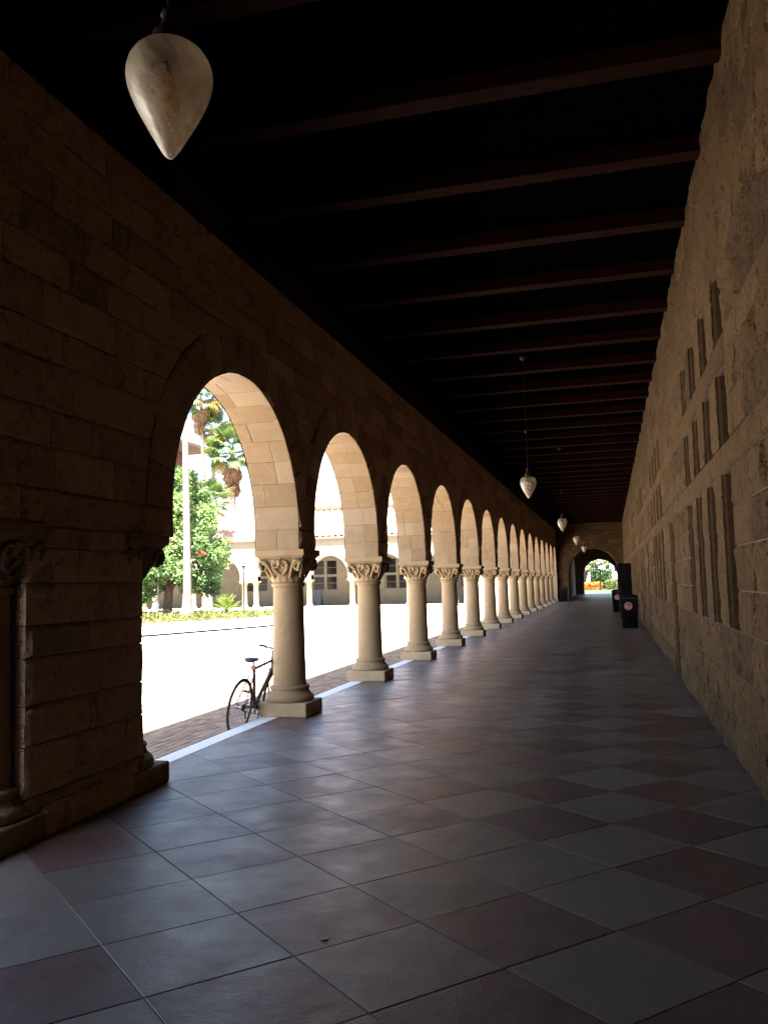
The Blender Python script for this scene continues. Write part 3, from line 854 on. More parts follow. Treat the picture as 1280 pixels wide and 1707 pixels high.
# ------------------------------------------------------------------ hanging lamps
def make_lamp():
    r = empty('hanging_lamp', (0, 0, 0), 'x', 'lamp', 'teardrop lamps hanging along the walkway')
    m = MB()
    prof = [(.001, 0), (.012, .004), (.03, .028), (.056, .075), (.085, .13), (.112, .185), (.132, .235), (.1435, .28), (.1445, .315), (.136, .352), (.116, .386), (.088, .405), (.05, .412)]
    # a smoother profile
    pp = smooth_pts([(a, b) for a, b in prof], 4)
    prof2 = [(p.x, p.y) for p in pp]
    inner = [(max(.001, a-.006), b+.004 if i < 3 else b) for i, (a, b) in enumerate(prof2)][::-1]
    prof2 = [(a, b*.95) for a, b in prof2]; inner = [(a, b*.95) for a, b in inner]
    m.lathe(prof2+inner, 48); m.build('globe', M['globe'], r)
    m = MB(); m.lathe([(.001, .145), (.018, .15), (.03, .175), (.033, .205), (.026, .24), (.017, .27), (.016, .30)], 16); b = m.build('bulb', M['bulb'], r)
    m = MB(); m.lathe([(.016, .30), (.02, .30), (.02, .36), (.016, .375), (.055, .385), (.062, .392), (.064, .41), (.056, .44), (.045, .452), (.03, .47), (.024, .5), (.03, .51), (.022, .53), (.012, .54)], 24); m.build('fitter', M['bronze'], r)
    m = MB(); m.tube([(0, 0, .53), (0, 0, 2.6)], .008, 8); m.build('rod', M['rod'], r)
    m = MB(); m.lathe([(.012, 1.18), (.024, 1.19), (.028, 1.205), (.024, 1.22), (.012, 1.23)], 12); m.build('coupling', M['bronze'], r)
    m = MB(); m.lathe([(.012, 2.50), (.03, 2.51), (.07, 2.55), (.075, 2.585), (.001, 2.59)], 20); m.build('ceiling_canopy', M['bronze'], r)
    return r
lp = make_lamp()
names = ['large teardrop glass lamp hanging close by at the upper left', 'teardrop glass lamp on a thin rod, second nearest',
         'third nearest teardrop lamp, hanging just left of the end wall edge', 'small far teardrop lamp, fourth in the row before the end wall', 'smallest teardrop lamp, just above the far arch']
for i, y in enumerate((2.46, 15.1, 26.2, 37.5, 48.6)):
    o = lp if i == 0 else copy_tree(lp)
    o.location = (-1.37 if i == 0 else -1.335, y, 3.05); o['label'] = names[i]

# ------------------------------------------------------------------ bins and cabinet
def make_bin(loc, label, sticker=True, s=1., group='black litter bins'):
    r = empty('litter_bin', loc, label, 'bin', group)
    x, y, z = loc; h = .93*s; a, b = .235*s, .275*s
    m = MB(); V = []
    for q, zz in ((a, 0.02), (b, h)): V += [(x-q, y-q, z+zz), (x+q, y-q, z+zz), (x+q, y+q, z+zz), (x-q, y+q, z+zz)]
    m.add(V, [(0, 1, 5, 4), (1, 2, 6, 5), (2, 3, 7, 6), (3, 0, 4, 7), (3, 2, 1, 0), (4, 5, 6, 7)])
    body = m.build('body', M['bin'], r)
    m = MB()
    for q in (-.5, -.17, .17, .5):
        m.box(x+q*a-.012, x+q*a+.012, y-b-.004, y-a+.02, z+.06, z+h*.62)
    m.build('rib', M['bin'], body)
    m = MB(); m.box(x-b-.02, x+b+.02, y-b-.02, y+b+.02, z+h, z+h+.035, .5, .008); m.build('rim', M['bin_grey'], r)
    m = MB(); V = []
    for q, zz in ((b+.01, h+.035), (b-.03, h+.09), (b-.1, h+.12)): V += [(x-q, y-q, z+zz), (x+q, y-q, z+zz), (x+q, y+q, z+zz), (x-q, y+q, z+zz)]
    m.add(V, [(i*4+k, i*4+(k+1) % 4, (i+1)*4+(k+1) % 4, (i+1)*4+k) for i in range(2) for k in range(4)]+[(8, 9, 10, 11)]); m.build('lid', M['bin'], r)
    for sx in (-1, 1):
        for sy in (-1, 1):
            m = MB(); m.box(x+sx*.17-.03, x+sx*.17+.03, y+sy*.17-.03, y+sy*.17+.03, z, z+.03); m.build('foot', M['bin_grey'], r)
    if sticker:
        cz = z+.70*s; cx = x-.03; yf = y-(a+(b-a)*(.70*s/h))-.012
        def disc(r0, r1, yy, mat, nm, par, n=32):
            q = MB(); V = []
            for k in range(n):
                t = 2*math.pi*k/n
                V += [(cx+r0*math.cos(t), yy, cz+r0*math.sin(t)), (cx+r1*math.cos(t), yy, cz+r1*math.sin(t)), (cx+r1*math.cos(t), yy+.004, cz+r1*math.sin(t))]
            F = []
            for k in range(n):
                j = (k+1) % n; F += [(k*3, k*3+1, j*3+1, j*3), (k*3+1, k*3+2, j*3+2, j*3+1)]
            q.add(V, F); return q.build(nm, mat, par)
        st = disc(.001, .128, yf, M['red'], 'sticker', r)
        disc(.094, .108, yf-.002, M['white'], 'sticker_ring', st)
        q = MB()
        q.box(cx-.062, cx-.02, yf-.004, yf-.001, cz-.012, cz+.03); q.box(cx-.02, cx+.05, yf-.004, yf-.001, cz-.012, cz+.004)
        q.box(cx+.03, cx+.06, yf-.0045, yf-.0015, cz-.05, cz-.012); q.box(cx-.06, cx-.01, yf-.0045, yf-.0015, cz-.055, cz-.035)
        q.build('sticker_print', M['white'], st)
    return r
make_bin((.535, 27.9, 0), 'black litter bin with a round red and white sticker, nearest by the right wall')
make_bin((.30, 40.5, 0), 'smaller looking dark bin just behind the stickered bin', True)
make_bin((-3.2, 60.4, 0), 'black bin standing at the far left corner before the end wall', False)
cb = empty('tall_cabinet', (.72, 34.5, 0), 'tall black cabinet standing against the right wall behind the bins', 'cabinet')
m = MB(); m.box(.30, .80, 34.2, 34.8, .05, 2.15, .5, .012); bd = m.build('cabinet_body', M['cabinet'], cb)
m = MB(); m.box(.33, .77, 34.185, 34.202, .12, 2.08, .5, .004); d = m.build('door', M['cabinet'], cb)
m = MB(); m.tube([(.38, 34.165, 1.0), (.38, 34.165, 1.2)], .01, 6); m.build('handle', M['dark_metal'], d)
m = MB(); m.box(.32, .78, 34.22, 34.78, 0, .05); m.build('base', M['cabinet'], cb)
m = MB(); m.lathe([(.001, .003), (.015, .003), (.018, .0015), (.018, -.004)], 20, (-1.325, 3.74, 0)); tag(m.build('floor_plug', M['dark_metal']), 'small dark round plug set in a floor tile in front', 'plug')

# ------------------------------------------------------------------ bicycle
def bicycle():
    loc = Vector((-4.345, 9.30, ZG))
    B = empty('bicycle', loc, 'dark red bicycle leaning against the nearest free standing column', 'bicycle')
    L = lambda y, z, x=0.: Vector((x, y, z))
    rear, front, bb = L(0, .34), L(1.03, .34), L(.43, .285)
    seat_top, head_t, head_b = L(.27, .80), L(.83, .86), L(.875, .70)
    def part(mb, name, mat, par=None):
        o = mb.build(name, mat, None)
        if par is None: o.parent = B
        else: o.parent = par; o.location = o.location-par.location
        return o
    m = MB()
    m.tube([bb, seat_top], .02, 10); m.tube([bb, head_b], .023, 10); m.tube([L(.285, .765), L(.845, .815)], .0195, 10)
    m.tube([head_b+(head_b-head_t).normalized()*.01, head_t], .02, 10)
    for s in (-1, 1):
        m.tube([bb+Vector((s*.03, 0, 0)), rear+Vector((s*.062, 0, 0))], .0095, 8)
        m.tube([L(.285, .765)+Vector((s*.02, 0, 0)), L(.10, .50)+Vector((s*.045, 0, 0)), rear+Vector((s*.062, 0, 0))], .008, 8)
    m.tube([bb+Vector((-.04, 0, 0)), bb+Vector((.04, 0, 0))], .024, 12)
    part(m, 'frame', M['bike_frame'])
    m = MB()
    for s in (-1, 1): m.tube([head_b+Vector((s*.03, .004, 0)), L(.90, .62)+Vector((s*.055, 0, 0)), L(.965, .45)+Vector((s*.06, 0, 0)), front+Vector((s*.06, 0, 0))], [.014, .013, .012, .01], 8)
    m.tube([head_b+Vector((-.045, .004, 0)), head_b+Vector((.045, .004, 0))], .014, 8)
    part(m, 'fork', M['bike_frame'])
    def wheel(c):
        m = MB(); n = 48
        ring = lambda r: [c+Vector((0, r*math.cos(2*math.pi*k/n), r*math.sin(2*math.pi*k/n))) for k in range(n)]
        m.tube(ring(.324), .0165, 8, closed=True); t = part(m, 'wheel', M['rubber'])
        m = MB(); m.tube(ring(.304), .009, 6, closed=True); part(m, 'rim', M['rim'], t)
        m = MB(); m.tube([c+Vector((-.055, 0, 0)), c+Vector((.055, 0, 0))], .018, 10)
        m.tube([c+Vector((-.03, 0, 0)), c+Vector((-.024, 0, 0))], .03, 12); m.tube([c+Vector((.024, 0, 0)), c+Vector((.03, 0, 0))], .03, 12)
        part(m, 'hub', M['chrome'], t)
        m = MB()
        for k in range(28):
            a = 2*math.pi*k/28; s = 1 if k % 2 else -1; a2 = a+(.5 if (k//2) % 2 else -.5)
            m.tube([c+Vector((s*.027, .027*math.cos(a2), .027*math.sin(a2))), c+Vector((0, .3*math.cos(a), .3*math.sin(a)))], .0011, 4, caps=False)
        part(m, 'spokes', M['chrome'], t)
    wheel(rear); wheel(front)
    m = MB(); n = 28
    for x, r in ((.045, .085), ):
        m.tube([bb+Vector((x, r*math.cos(2*math.pi*k/n), r*math.sin(2*math.pi*k/n))) for k in range(n)], .006, 6, closed=True)
        for k in range(5):
            a = 2*math.pi*k/5; m.tube([bb+Vector((x, 0, 0)), bb+Vector((x, r*math.cos(a), r*math.sin(a)))], .006, 6)
    part(m, 'chainring', M['dark_metal'])
    m = MB(); c = rear+Vector((.045, 0, 0)); m.tube([c+Vector((0, .035*math.cos(2*math.pi*k/16), .035*math.sin(2*math.pi*k/16))) for k in range(16)], .009, 6, closed=True); part(m, 'sprocket', M['dark_metal'])
    m = MB()
    for z in (1, -1): m.tube([rear+Vector((.045, 0, .038*z)), bb+Vector((.045, 0, .085*z))], .0045, 5)
    part(m, 'chain', M['dark_metal'])
    a = D2R(-62)
    for s in (-1, 1):
        e = bb+Vector((s*.085, s*-.17*math.cos(a), s*.17*math.sin(a)*1))
        m = MB(); m.tube([bb+Vector((s*.07, 0, 0)), e], [.013, .01], 8); cr = part(m, 'crank', M['chrome'])
        m = MB(); p = e+Vector((s*.06, 0, 0)); m.box(p.x-.045, p.x+.045, p.y-.04, p.y+.04, p.z-.012, p.z+.012, .5, .005); part(m, 'pedal', M['dark_metal'], cr)
    m = MB(); m.tube([seat_top, L(.252, .85)], .0135, 10); sp = part(m, 'seat_post', M['chrome'])
    m = MB(); V = []
    secs = [(-.135, .062, .012), (-.10, .078, .02), (-.04, .07, .018), (.02, .042, .012), (.08, .024, .008), (.13, .016, .004), (.145, .006, 0)]
    for y, hw, dz in secs:
        for k in range(10):
            t = 2*math.pi*k/10; V.append((hw*math.cos(t), -.0+.225+y, .872+dz+.022*math.sin(t)*(1 if math.sin(t) > 0 else 1.3)))
    m.add(V, [(i*10+k, i*10+(k+1) % 10, (i+1)*10+(k+1) % 10, (i+1)*10+k) for i in range(len(secs)-1) for k in range(10)]+[tuple(range(9, -1, -1))], .5, True)
    part(m, 'saddle', M['saddle'])
    m = MB(); m.box(-.03, .03, .235, .25, .76, .81, .5, .006); part(m, 'rear_light', M['reflector'])
    m = MB(); m.tube([head_t, L(.815, .93), L(.86, .965)], .014, 8); m.tube([L(.86, .965, x) for x in (-.05, .05)], .017, 8); part(m, 'stem', M['dark_metal'])
    m = MB(); m.tube([L(.80, .985, -.18), L(.83, .98, -.12), L(.86, .966, -.06), L(.86, .966, .06), L(.83, .98, .12), L(.80, .985, .18)], .0115, 8); hb = part(m, 'handlebar', M['dark_metal'])
    for s in (-1, 1):
        m = MB(); m.tube([L(.797, .987, s*.19), L(.824, .981, s*.10)], .0165, 8); part(m, 'grip', M['rubber'], hb)
        m = MB(); m.tube([L(.84, .975, s*.09), L(.885, .955, s*.11), L(.88, .945, s*.17)], .005, 6); part(m, 'brake_lever', M['dark_metal'], hb)
    m = MB(); m.tube([L(.10, .50, -.05), L(.09, .53, 0), L(.10, .50, .05)], .006, 6); m.tube([L(.09, .53), L(.285, .60)], .002, 5); part(m, 'rear_brake', M['dark_metal'])
    m = MB(); m.tube([L(.55, .39, .01), L(.70, .53, .01)], .012, 8); part(m, 'pump', M['dark_metal'])
    m = MB(); m.tube([L(.055, .30, .05), L(.06, .25, .052), L(.09, .20, .05)], .01, 6); part(m, 'derailleur', M['dark_metal'])
    B.rotation_euler = (0, D2R(8.5), D2R(0))
bicycle()

# ------------------------------------------------------------------ far side of the courtyard
def courtyard_arcade():
    YA = 62.0
    W = empty('courtyard_building', (-20, YA, 0), 'sunlit stone arcade with tiled lean-to roof across the courtyard', 'building')
    sp, rad, zs, zt = 4.5, 1.5, 2.4, 5.15
    cs = [-12-sp*k for k in range(12)]
    m = MB(); nn = 20
    for c in cs:
        pts = [(c-rad, ZI)]+[(c-rad*math.cos(math.pi*i/nn), zs+rad*math.sin(math.pi*i/nn)) for i in range(nn+1)]+[(c+rad, ZI)]
        for (x0, z0), (x1, z1) in zip(pts, pts[1:]):
            if x1-x0 > 1e-6:
                m.add([(x0, YA, z0), (x1, YA, z1), (x1, YA, zt), (x0, YA, zt)], [(0, 1, 2, 3)])
                m.add([(x0, YA+.6, z0), (x1, YA+.6, z1), (x1, YA+.6, zt), (x0, YA+.6, zt)], [(3, 2, 1, 0)])
            m.add([(x0, YA, z0), (x0, YA+.6, z0), (x1, YA+.6, z1), (x1, YA, z1)], [(0, 1, 2, 3)])
    for a, b in zip(cs, cs[1:]): m.box(b+rad, a-rad, YA, YA+.6, ZI, zt)
    m.box(cs[0]+rad, -9.0, YA, YA+.6, -.15, zt); m.box(-9.0, -4.25, YA, YA+.6, -.15, zt)
    m.build('arcade_front', M['bgstone'], W)
    for a, b in zip(cs, cs[1:]):
        x0, x1 = b+rad, a-rad
        q = MB(); q.box(x0-.05, x1+.05, YA-.05, YA+.65, 1.93, ZI-.004); q.build('impost', M['column'], W)
        for x in (x0+.26, x1-.26):
            q = MB(); q.lathe([(.3, -.15), (.3, .02), (.28, .06), (.24, .12), (.2, .16), (.19, 1.6), (.22, 1.64), (.2, 1.68), (.26, 1.85), (.3, 1.93)], 20, (x, YA+.3, 0)); q.build('column', M['column'], W)
    # inner wall in shade with mullioned windows
    YW = 66.7
    q = MB()
    def wseg(x0, x1, z0, z1): q.box(x0, x1, YW, YW+.5, z0, z1)
    edges = []
    for k in range(-2, 7): edges += [(-22.95-6.2*k-1.1, -22.95-6.2*k+1.1)]
    edges.sort()
    x = -70
    for a, b in edges: wseg(x, a, -.15, 5.6); wseg(a, b, -.15, 1.15); wseg(a, b, 3.75, 5.6); x = b
    wseg(x, -4.25, -.15, 5.6)
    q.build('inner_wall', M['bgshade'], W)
    for a, b in edges:
        f = MB(); cx = (a+b)/2
        for xx in (a, cx-.11, b-.12): f.box(xx, xx+(.22 if xx == cx-.11 else .12), YW+.08, YW+.3, 1.15, 3.75)
        f.box(a+.12, b-.12, YW+.082, YW+.29, 2.28, 2.48); f.box(a+.12, b-.12, YW+.082, YW+.29, 3.62, 3.75); f.box(a+.12, b-.12, YW+.06, YW+.31, 1.10, 1.22)
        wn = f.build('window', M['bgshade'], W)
        for x0, x1 in ((a+.12, cx-.11), (cx+.11, b-.12)):
            for z0, z1 in ((1.22, 2.28), (2.48, 3.62)):
                p = MB(); p.box(x0, x1, YW+.2, YW+.22, z0, z1); pn = p.build('pane', M['glass'], wn)
                p = MB(); p.box(x0, x1, YW+.17, YW+.198, (z0+z1)/2-.03, (z0+z1)/2+.03); p.box(x0, x0+.05, YW+.172, YW+.196, z0, z1); p.box(x1-.05, x1, YW+.172, YW+.196, z0, z1)
                p.build('glazing_bar', M['frame'], wn)
    # floor, ceiling, roof
    q = MB(); q.box(-70, -4.3, YA-.3, YW+.5, -.28, -.06); q.build('walk_floor', M['bgstone'], W)
    q = MB(); q.box(-70, -4.3, YA+.1, YW+.4, 5.2, 5.3); q.build('ceiling_boards', M['deck'], W)
    q = MB(); q.box(-70, -5.0, YA-.52, YA-.46, 5.16, 5.32); q.box(-70, -5.0, YA-.46, YA+.02, 5.152, 5.2)
    q.build('fascia', M['eave'], W)
    q = MB(); q.box(-70, -5.0, YA-.05, YA-.002, 4.62, 5.15); q.build('eave_shade_band', M['bgshade'], W)  # dark strip standing for the shade under the eave
    n = int(65/.3)
    t = MB(); V = []
    import itertools
    xs = [-70+.05*k for k in range(1301)]
    ys = [(YA-.55, 5.28), (YA+1.2, 5.28+.75*1.02), (YA+3, 5.28+1.55*1.02), (YA+5.2, 5.28+2.5*1.02)]
    for y, z in ys:
        for k, xx in enumerate(xs):
            V.append((xx, y, z+.17*abs(math.sin(math.pi*xx/.5))))
    nx = len(xs)
    t.add(V, [(j*nx+i, j*nx+i+1, (j+1)*nx+i+1, (j+1)*nx+i) for j in range(3) for i in range(nx-1)], .5, True)
    o = t.build('roof_tiles', M['terracotta'], W); o['kind'] = 'stuff'
    q = MB(); q.box(-26.4, -4.3, YW+.55, YW+14, -.15, 8.3); q.build('upper_wall', M['cream'], W)
    t = MB(); V = []
    xs = [-27.0+.08*k for k in range(283)]
    for y, z in ((YW, 8.15), (YW+7.5, 11.2)):
        for xx in xs: V.append((xx, y, z+.08*abs(math.sin(math.pi*xx/.34))))
    nx = len(xs); t.add(V, [(i, i+1, nx+i+1, nx+i) for i in range(nx-1)], .5, True)
    o = t.build('main_roof_tiles', M['terracotta'], W); o['kind'] = 'stuff'
courtyard_arcade()

# sandwich board and other small things by the far arcade
s = empty('sandwich_board', (-23.1, 65.2, -.06), 'grey folding sandwich board standing under the far sunlit arcade', 'sign board')
for sg, nm in ((-1, 'front_panel'), (1, 'back_panel')):
    m = MB(); V = [(-23.4, 65.2+sg*.03, 1.2), (-22.75, 65.2+sg*.03, 1.2), (-22.75, 65.2+sg*.3, -.06), (-23.4, 65.2+sg*.3, -.06)]
    V += [(x, y+.02, z) for x, y, z in V]
    m.add(V, [(0, 1, 2, 3), (7, 6, 5, 4), (0, 4, 5, 1), (1, 5, 6, 2), (2, 6, 7, 3), (3, 7, 4, 0)]); m.build(nm, M['slate'], s)
p = empty('red_marker', (-13.2, 60.2, ZG), 'thin marker post with a small red top by the far arcade', 'post')
m = MB(); m.tube([(-13.2, 60.2, ZG), (-13.2, 60.2, 1.15)], .02, 8); m.build('post', M['grey_metal'], p)
m = MB(); m.box(-13.33, -13.07, 60.17, 60.23, 1.15, 1.42, .5, .02); m.build('head', M['red'], p)
kb = empty('notice_board', (-11.2, 61.2, ZG), 'tall dark notice board on two legs in front of the far arcade', 'notice board')
m = MB(); m.box(-11.65, -10.75, 61.16, 61.24, .3, 2.4, .5, .01); m.build('panel', M['cabinet'], kb)
for x in (-11.6, -10.8):
    m = MB(); m.box(x-.04, x+.04, 61.15, 61.25, ZG, .3); m.build('leg', M['dark_metal'], kb)
m = MB(); m.box(-11.7, -10.7, 61.1, 61.3, 2.4, 2.47, .5, .01); m.build('cap', M['dark_metal'], kb)

def lamp_post(x, y, h, label, mat, r=.055):
    o = empty('lamp_post', (x, y, ZG), label, 'lamp post', 'lamp posts in the courtyard')
    m = MB(); m.lathe([(.001, 0), (.14, 0), (.14, .06), (.1, .1), (.09, .3), (r, .36), (r*.8, h-.2), (r*1.3, h-.18), (r*.9, h-.12)], 14, (x, y, ZG)); m.build('pole', mat, o)
    m = MB(); m.lathe([(r*.9, h-.12), (.12, h-.06), (.15, h+.02), (.13, h+.05), (.001, h+.06)], 14, (x, y, ZG)); m.build('lamp_head', mat, o)
    return o
lamp_post(-24.99, 43.3, 2.75, 'grey slender post in front of the leaning branch, left in the first arch', M['grey_metal'])
lamp_post(-21.0, 46.2, 3.0, 'dark slender lamp post right of the palm, before the sunlit arcade', M['dark_metal'])

# ------------------------------------------------------------------ plants
def leaf_quad(mb, p, d, up, L, wd, tint, fold=.2):
    d = d.normalized(); s = d.cross(up)
    if s.length < 1e-4: s = d.orthogonal()
    s = s.normalized(); nrm = s.cross(d)
    a = p+d*L*.45
    mb.add([p, a+s*wd/2+nrm*wd*fold, p+d*L, a-s*wd/2+nrm*wd*fold], [(0, 1, 2), (0, 2, 3)], tint)
def rnd_dir():
    z = random.uniform(-1, 1); t = random.uniform(0, 2*math.pi); q = math.sqrt(1-z*z)
    return Vector((q*math.cos(t), q*math.sin(t), z))
def broad_tree():
    base = Vector((-26.1, 44.6, ZG+.1))
    T = empty('broadleaf_tree', base, 'dense bright green broadleaf tree behind the pale palm trunk', 'tree')
    m = MB()
    m.tube([(-25.05, 44.4, ZG), (-25.0, 44.4, .6), (-24.9, 44.4, 1.6), (-24.5, 44.4, 2.8), (-24.2, 44.4, 4.5)], [.33, .27, .25, .2, .1], 12)
    tr = m.build('trunk', M['bark'], T)
    for pts in ([(-24.9, 44.4, 1.5), (-23.6, 44.1, 2.8), (-22.5, 44, 3.4)], [(-24.8, 44.4, 2.0), (-25.4, 44.8, 3.3), (-25.5, 45, 5)], [(-24.5, 44.4, 2.8), (-23.3, 44.8, 4.6), (-22.9, 45, 5.6)]):
        q = MB(); q.tube(pts, [.14, .1, .05], 8); q.build('limb', M['bark'], tr)
    q = MB(); q.tube([(-27.6, 43.9, ZG), (-27.0, 43.9, .45), (-26.2, 44, 1.1), (-25.0, 44.3, 1.75)], [.2, .17, .15, .12], 10); q.build('leaning_trunk', M['bark'], T)
    random.seed(5)
    mb = MB()
    cl = []
    # crown envelope: x half width by height
    def hw(z):
        return max(.3, {1: 1.7, 2: 2.5, 3: 2.7, 4: 2.55, 5: 2.4, 6: 2.1, 7: 1.55, 8: .7}.get(int(round(z)), .6))
    while len(cl) < 175:
        z = random.uniform(1.5, 8.1); h = hw(z)
        cx = -24.15 if z > 3 else -24.6+.15*z-.3*max(0, 2.2-z)
        a = random.uniform(0, 2*math.pi); r = h*math.sqrt(random.uniform(.15, 1))
        c = Vector((cx+r*math.cos(a), 44.4+r*.9*math.sin(a), z))
        cl.append((c, random.uniform(.28, .75), random.uniform(.0, .8)))
    for k in range(9): cl.append((Vector((-26.6+random.uniform(-.5, .9), 43.8+random.uniform(-.4, .4), random.uniform(1.0, 2.1))), random.uniform(.3, .5), random.random()*.7))
    for c, r, tt in cl:
        for _ in range(int(330*r)):
            d = rnd_dir(); d.z = d.z*.8+.15; p = c+d*r*random.uniform(.55, 1.05)
            dd = (d+rnd_dir()*.8); dd.z -= .35
            leaf_quad(mb, p, dd, rnd_dir(), random.uniform(.16, .28), random.uniform(.09, .15), min(1, max(0, tt+random.uniform(-.15, .35))))
    o = mb.build('crown', M['leaf'], T); o['kind'] = 'stuff'
    f = MB()
    for _ in range(16):
        d = rnd_dir(); p = Vector((-22.05+d.x*.2, 42.9+d.y*.2, 3.55+d.z*.07)); leaf_quad(f, p, rnd_dir(), rnd_dir(), .15, .11, random.random())
    f.build('red_blossom', M['redpetal'], T)
broad_tree()

def fan_mesh(name, L, R_, nb, droop, mat, dry=False):
    mb = MB()
    pet = [(0, 0, 0), (L*.5, 0, L*.04), (L, 0, -L*.08*droop)]
    mb.tube(pet, [.022, .016, .012], 5, .35)
    hub = Vector(pet[-1])
    for k in range(nb):
        a = (k/(nb-1)-.5)*(D2R(230) if not dry else D2R(120)); wd = R_*.052
        dirv = Vector((math.cos(a), math.sin(a), 0)); s = Vector((-math.sin(a), math.cos(a), 0))
        dz = -.12*droop*R_; l = R_*(1-.25*abs(a)/2)*random.uniform(.9, 1.05)
        p1 = hub+dirv*l*.5+Vector((0, 0, dz*.3)); p2 = hub+dirv*l*.85+Vector((0, 0, dz*1.6)); p3 = hub+dirv*l+Vector((0, 0, dz*3.2*random.uniform(.7, 1.2)))
        up = Vector((0, 0, wd*.35))
        t = random.uniform(.1, .95)
        mb.add([hub, p1+s*wd+up, p1-s*wd+up, p1-Vector((0, 0, 0)), p2+s*wd*.6, p2-s*wd*.6, p3], [(0, 3, 1), (0, 2, 3), (3, 4, 1), (3, 2, 5), (3, 5, 4), (4, 5, 6)], t)
    me = bpy.data.meshes.new(name)
    me.from_pydata(mb.v, [], mb.f)
    at = me.attributes.new('tint', 'FLOAT', 'FACE'); at.data.foreach_set('value', mb.t)
    me.materials.append(mat); return me
random.seed(11)
FAN = [fan_mesh('frond', .95, .95, 25, random.uniform(.7, 1.4), M['palm']) for _ in range(3)]
FANY = [fan_mesh('frond', .95, .95, 23, 1.6, M['palm_yellow']) for _ in range(2)]
FAND = [fan_mesh('dead_frond', .75, .95, 11, 1.0, M['palm_dry'], True) for _ in range(2)]
def palm(x, y, h, r0, r1, lean, n, skirt, label, yellow=.2, scale=1., skirt_len=2.2, flare=1.0):
    z0 = ZG+.1
    P = empty('fan_palm', (x, y, z0), label, 'palm tree', 'tall fan palms beyond the walkway')
    m = MB(); pts = []; rr = []
    nseg = 40
    for i in range(nseg+1):
        t = i/nseg; pts.append((x+lean*t*t, y, z0+h*t)); rr.append((r0+(r1-r0)*min(1, t*1.3)+flare*r0*1.3*math.exp(-t*h/.55))*(1+.05*(i % 2)))
    m.tube(pts, rr, 14); m.build('trunk', M['palm_bark'], P)
    top = Vector((x+lean, y, z0+h))
    def put(me, name, loc, az, el, s, roll=0):
        o = bpy.data.objects.new(name, me); COL.objects.link(o); o.parent = P
        o.location = loc-P.location
        o.rotation_euler = Matrix.Rotation(az, 4, 'Z').to_3x3().to_4x4().to_euler() if False else (Matrix.Rotation(az, 3, 'Z') @ Matrix.Rotation(-el, 3, 'Y') @ Matrix.Rotation(roll, 3, 'X')).to_euler()
        o.scale = (s, s, s)
    for k in range(n):
        t = k/(n-1); el = D2R(82-112*t**.9)+random.uniform(-.12, .12); az = k*2.39996+random.uniform(-.2, .2)
        me = random.choice(FANY) if random.random() < yellow*(2*t) else random.choice(FAN)
        put(me, 'frond', top+Vector((0, 0, .35*(1-t))), az, el, scale*random.uniform(.9, 1.15), random.uniform(-.3, .3))
    for k in range(skirt):
        t = k/max(1, skirt-1)
        put(random.choice(FAND), 'dead_frond', top+Vector((0, 0, -.2-skirt_len*t*.75)), k*2.39996, D2R(-66-12*t)+random.uniform(-.1, .1), scale*random.uniform(.85, 1.05)*(1-.15*t), random.uniform(-.4, .4))
palm(-22.45, 42.0, 15.2, .225, .15, -.18, 26, 14, 'big pale palm trunk rising through the first arch', .3, 1.25, .8, .9)
palm(-35.6, 70.0, 19.3, .24, .15, -.3, 28, 10, 'tall thin palm with yellowing lower fronds right of the big trunk', .2, 1.35, 2.4, .3)
palm(-35.6, 72.0, 16.6, .22, .15, -.2, 24, 12, 'thin palm with yellow fronds and brown skirt half hidden behind another palm', .9, 1.1, 1.2, .3)
palm(-32.7, 70.0, 13.9, .28, .22, -.1, 34, 30, 'stocky palm with a thick brown skirt of dead fronds above the tiled roof', .12, 1.5, 3.0, .3)
palm(-30.4, 60.5, 8.3, .2, .14, .2, 26, 4, 'lower dark green palm just above the broadleaf crown', .25, 1.05, .6, .3)
palm(-24.6, 84.0, 14.0, .2, .15, .3, 24, 6, 'far palm top barely seen at the edge of the second arch', .1, 1.3, 1.0, .3)

def cycad(x, y, label, n=34, L=1.0):
    C = empty('cycad', (x, y, ZG+.1), label, 'plant')
    m = MB(); m.lathe([(.001, 0), (.16, 0), (.18, .15), (.14, .3), (.05, .34)], 12, (x, y, ZG+.1)); m.build('stem', M['bark'], C)
    mb = MB()
    for i in range(14):
        t = (i+.5)/14; zc = .55*math.sin(t*1.9)*.62; xc = t*L
        if i: mb.tube([px, (xc, 0, zc)], .008, 4, .5, False)
        px = (xc, 0, zc)
        for s in (-1, 1):
            l = .22*math.sin(math.pi*(.12+.85*t)); leaf_quad(mb, Vector((xc, 0, zc)), Vector((.35, s, -.15)), Vector((0, 0, 1)), l, .035, random.random())
    me = bpy.data.meshes.new('frond'); me.from_pydata(mb.v, [], mb.f)
    at = me.attributes.new('tint', 'FLOAT', 'FACE'); at.data.foreach_set('value', mb.t); me.materials.append(M['cycad'])
    for k in range(n):
        o = bpy.data.objects.new('frond', me); COL.objects.link(o); o.parent = C; o.location = (0, 0, .33)
        o.rotation_euler = (Matrix.Rotation(k*2.39996, 3, 'Z') @ Matrix.Rotation(-D2R(random.uniform(-8, 62)), 3, 'Y')).to_euler()
cycad(-20.55, 43.0, 'bright yellow green cycad rosette in the flower bed, below the dark lamp post')
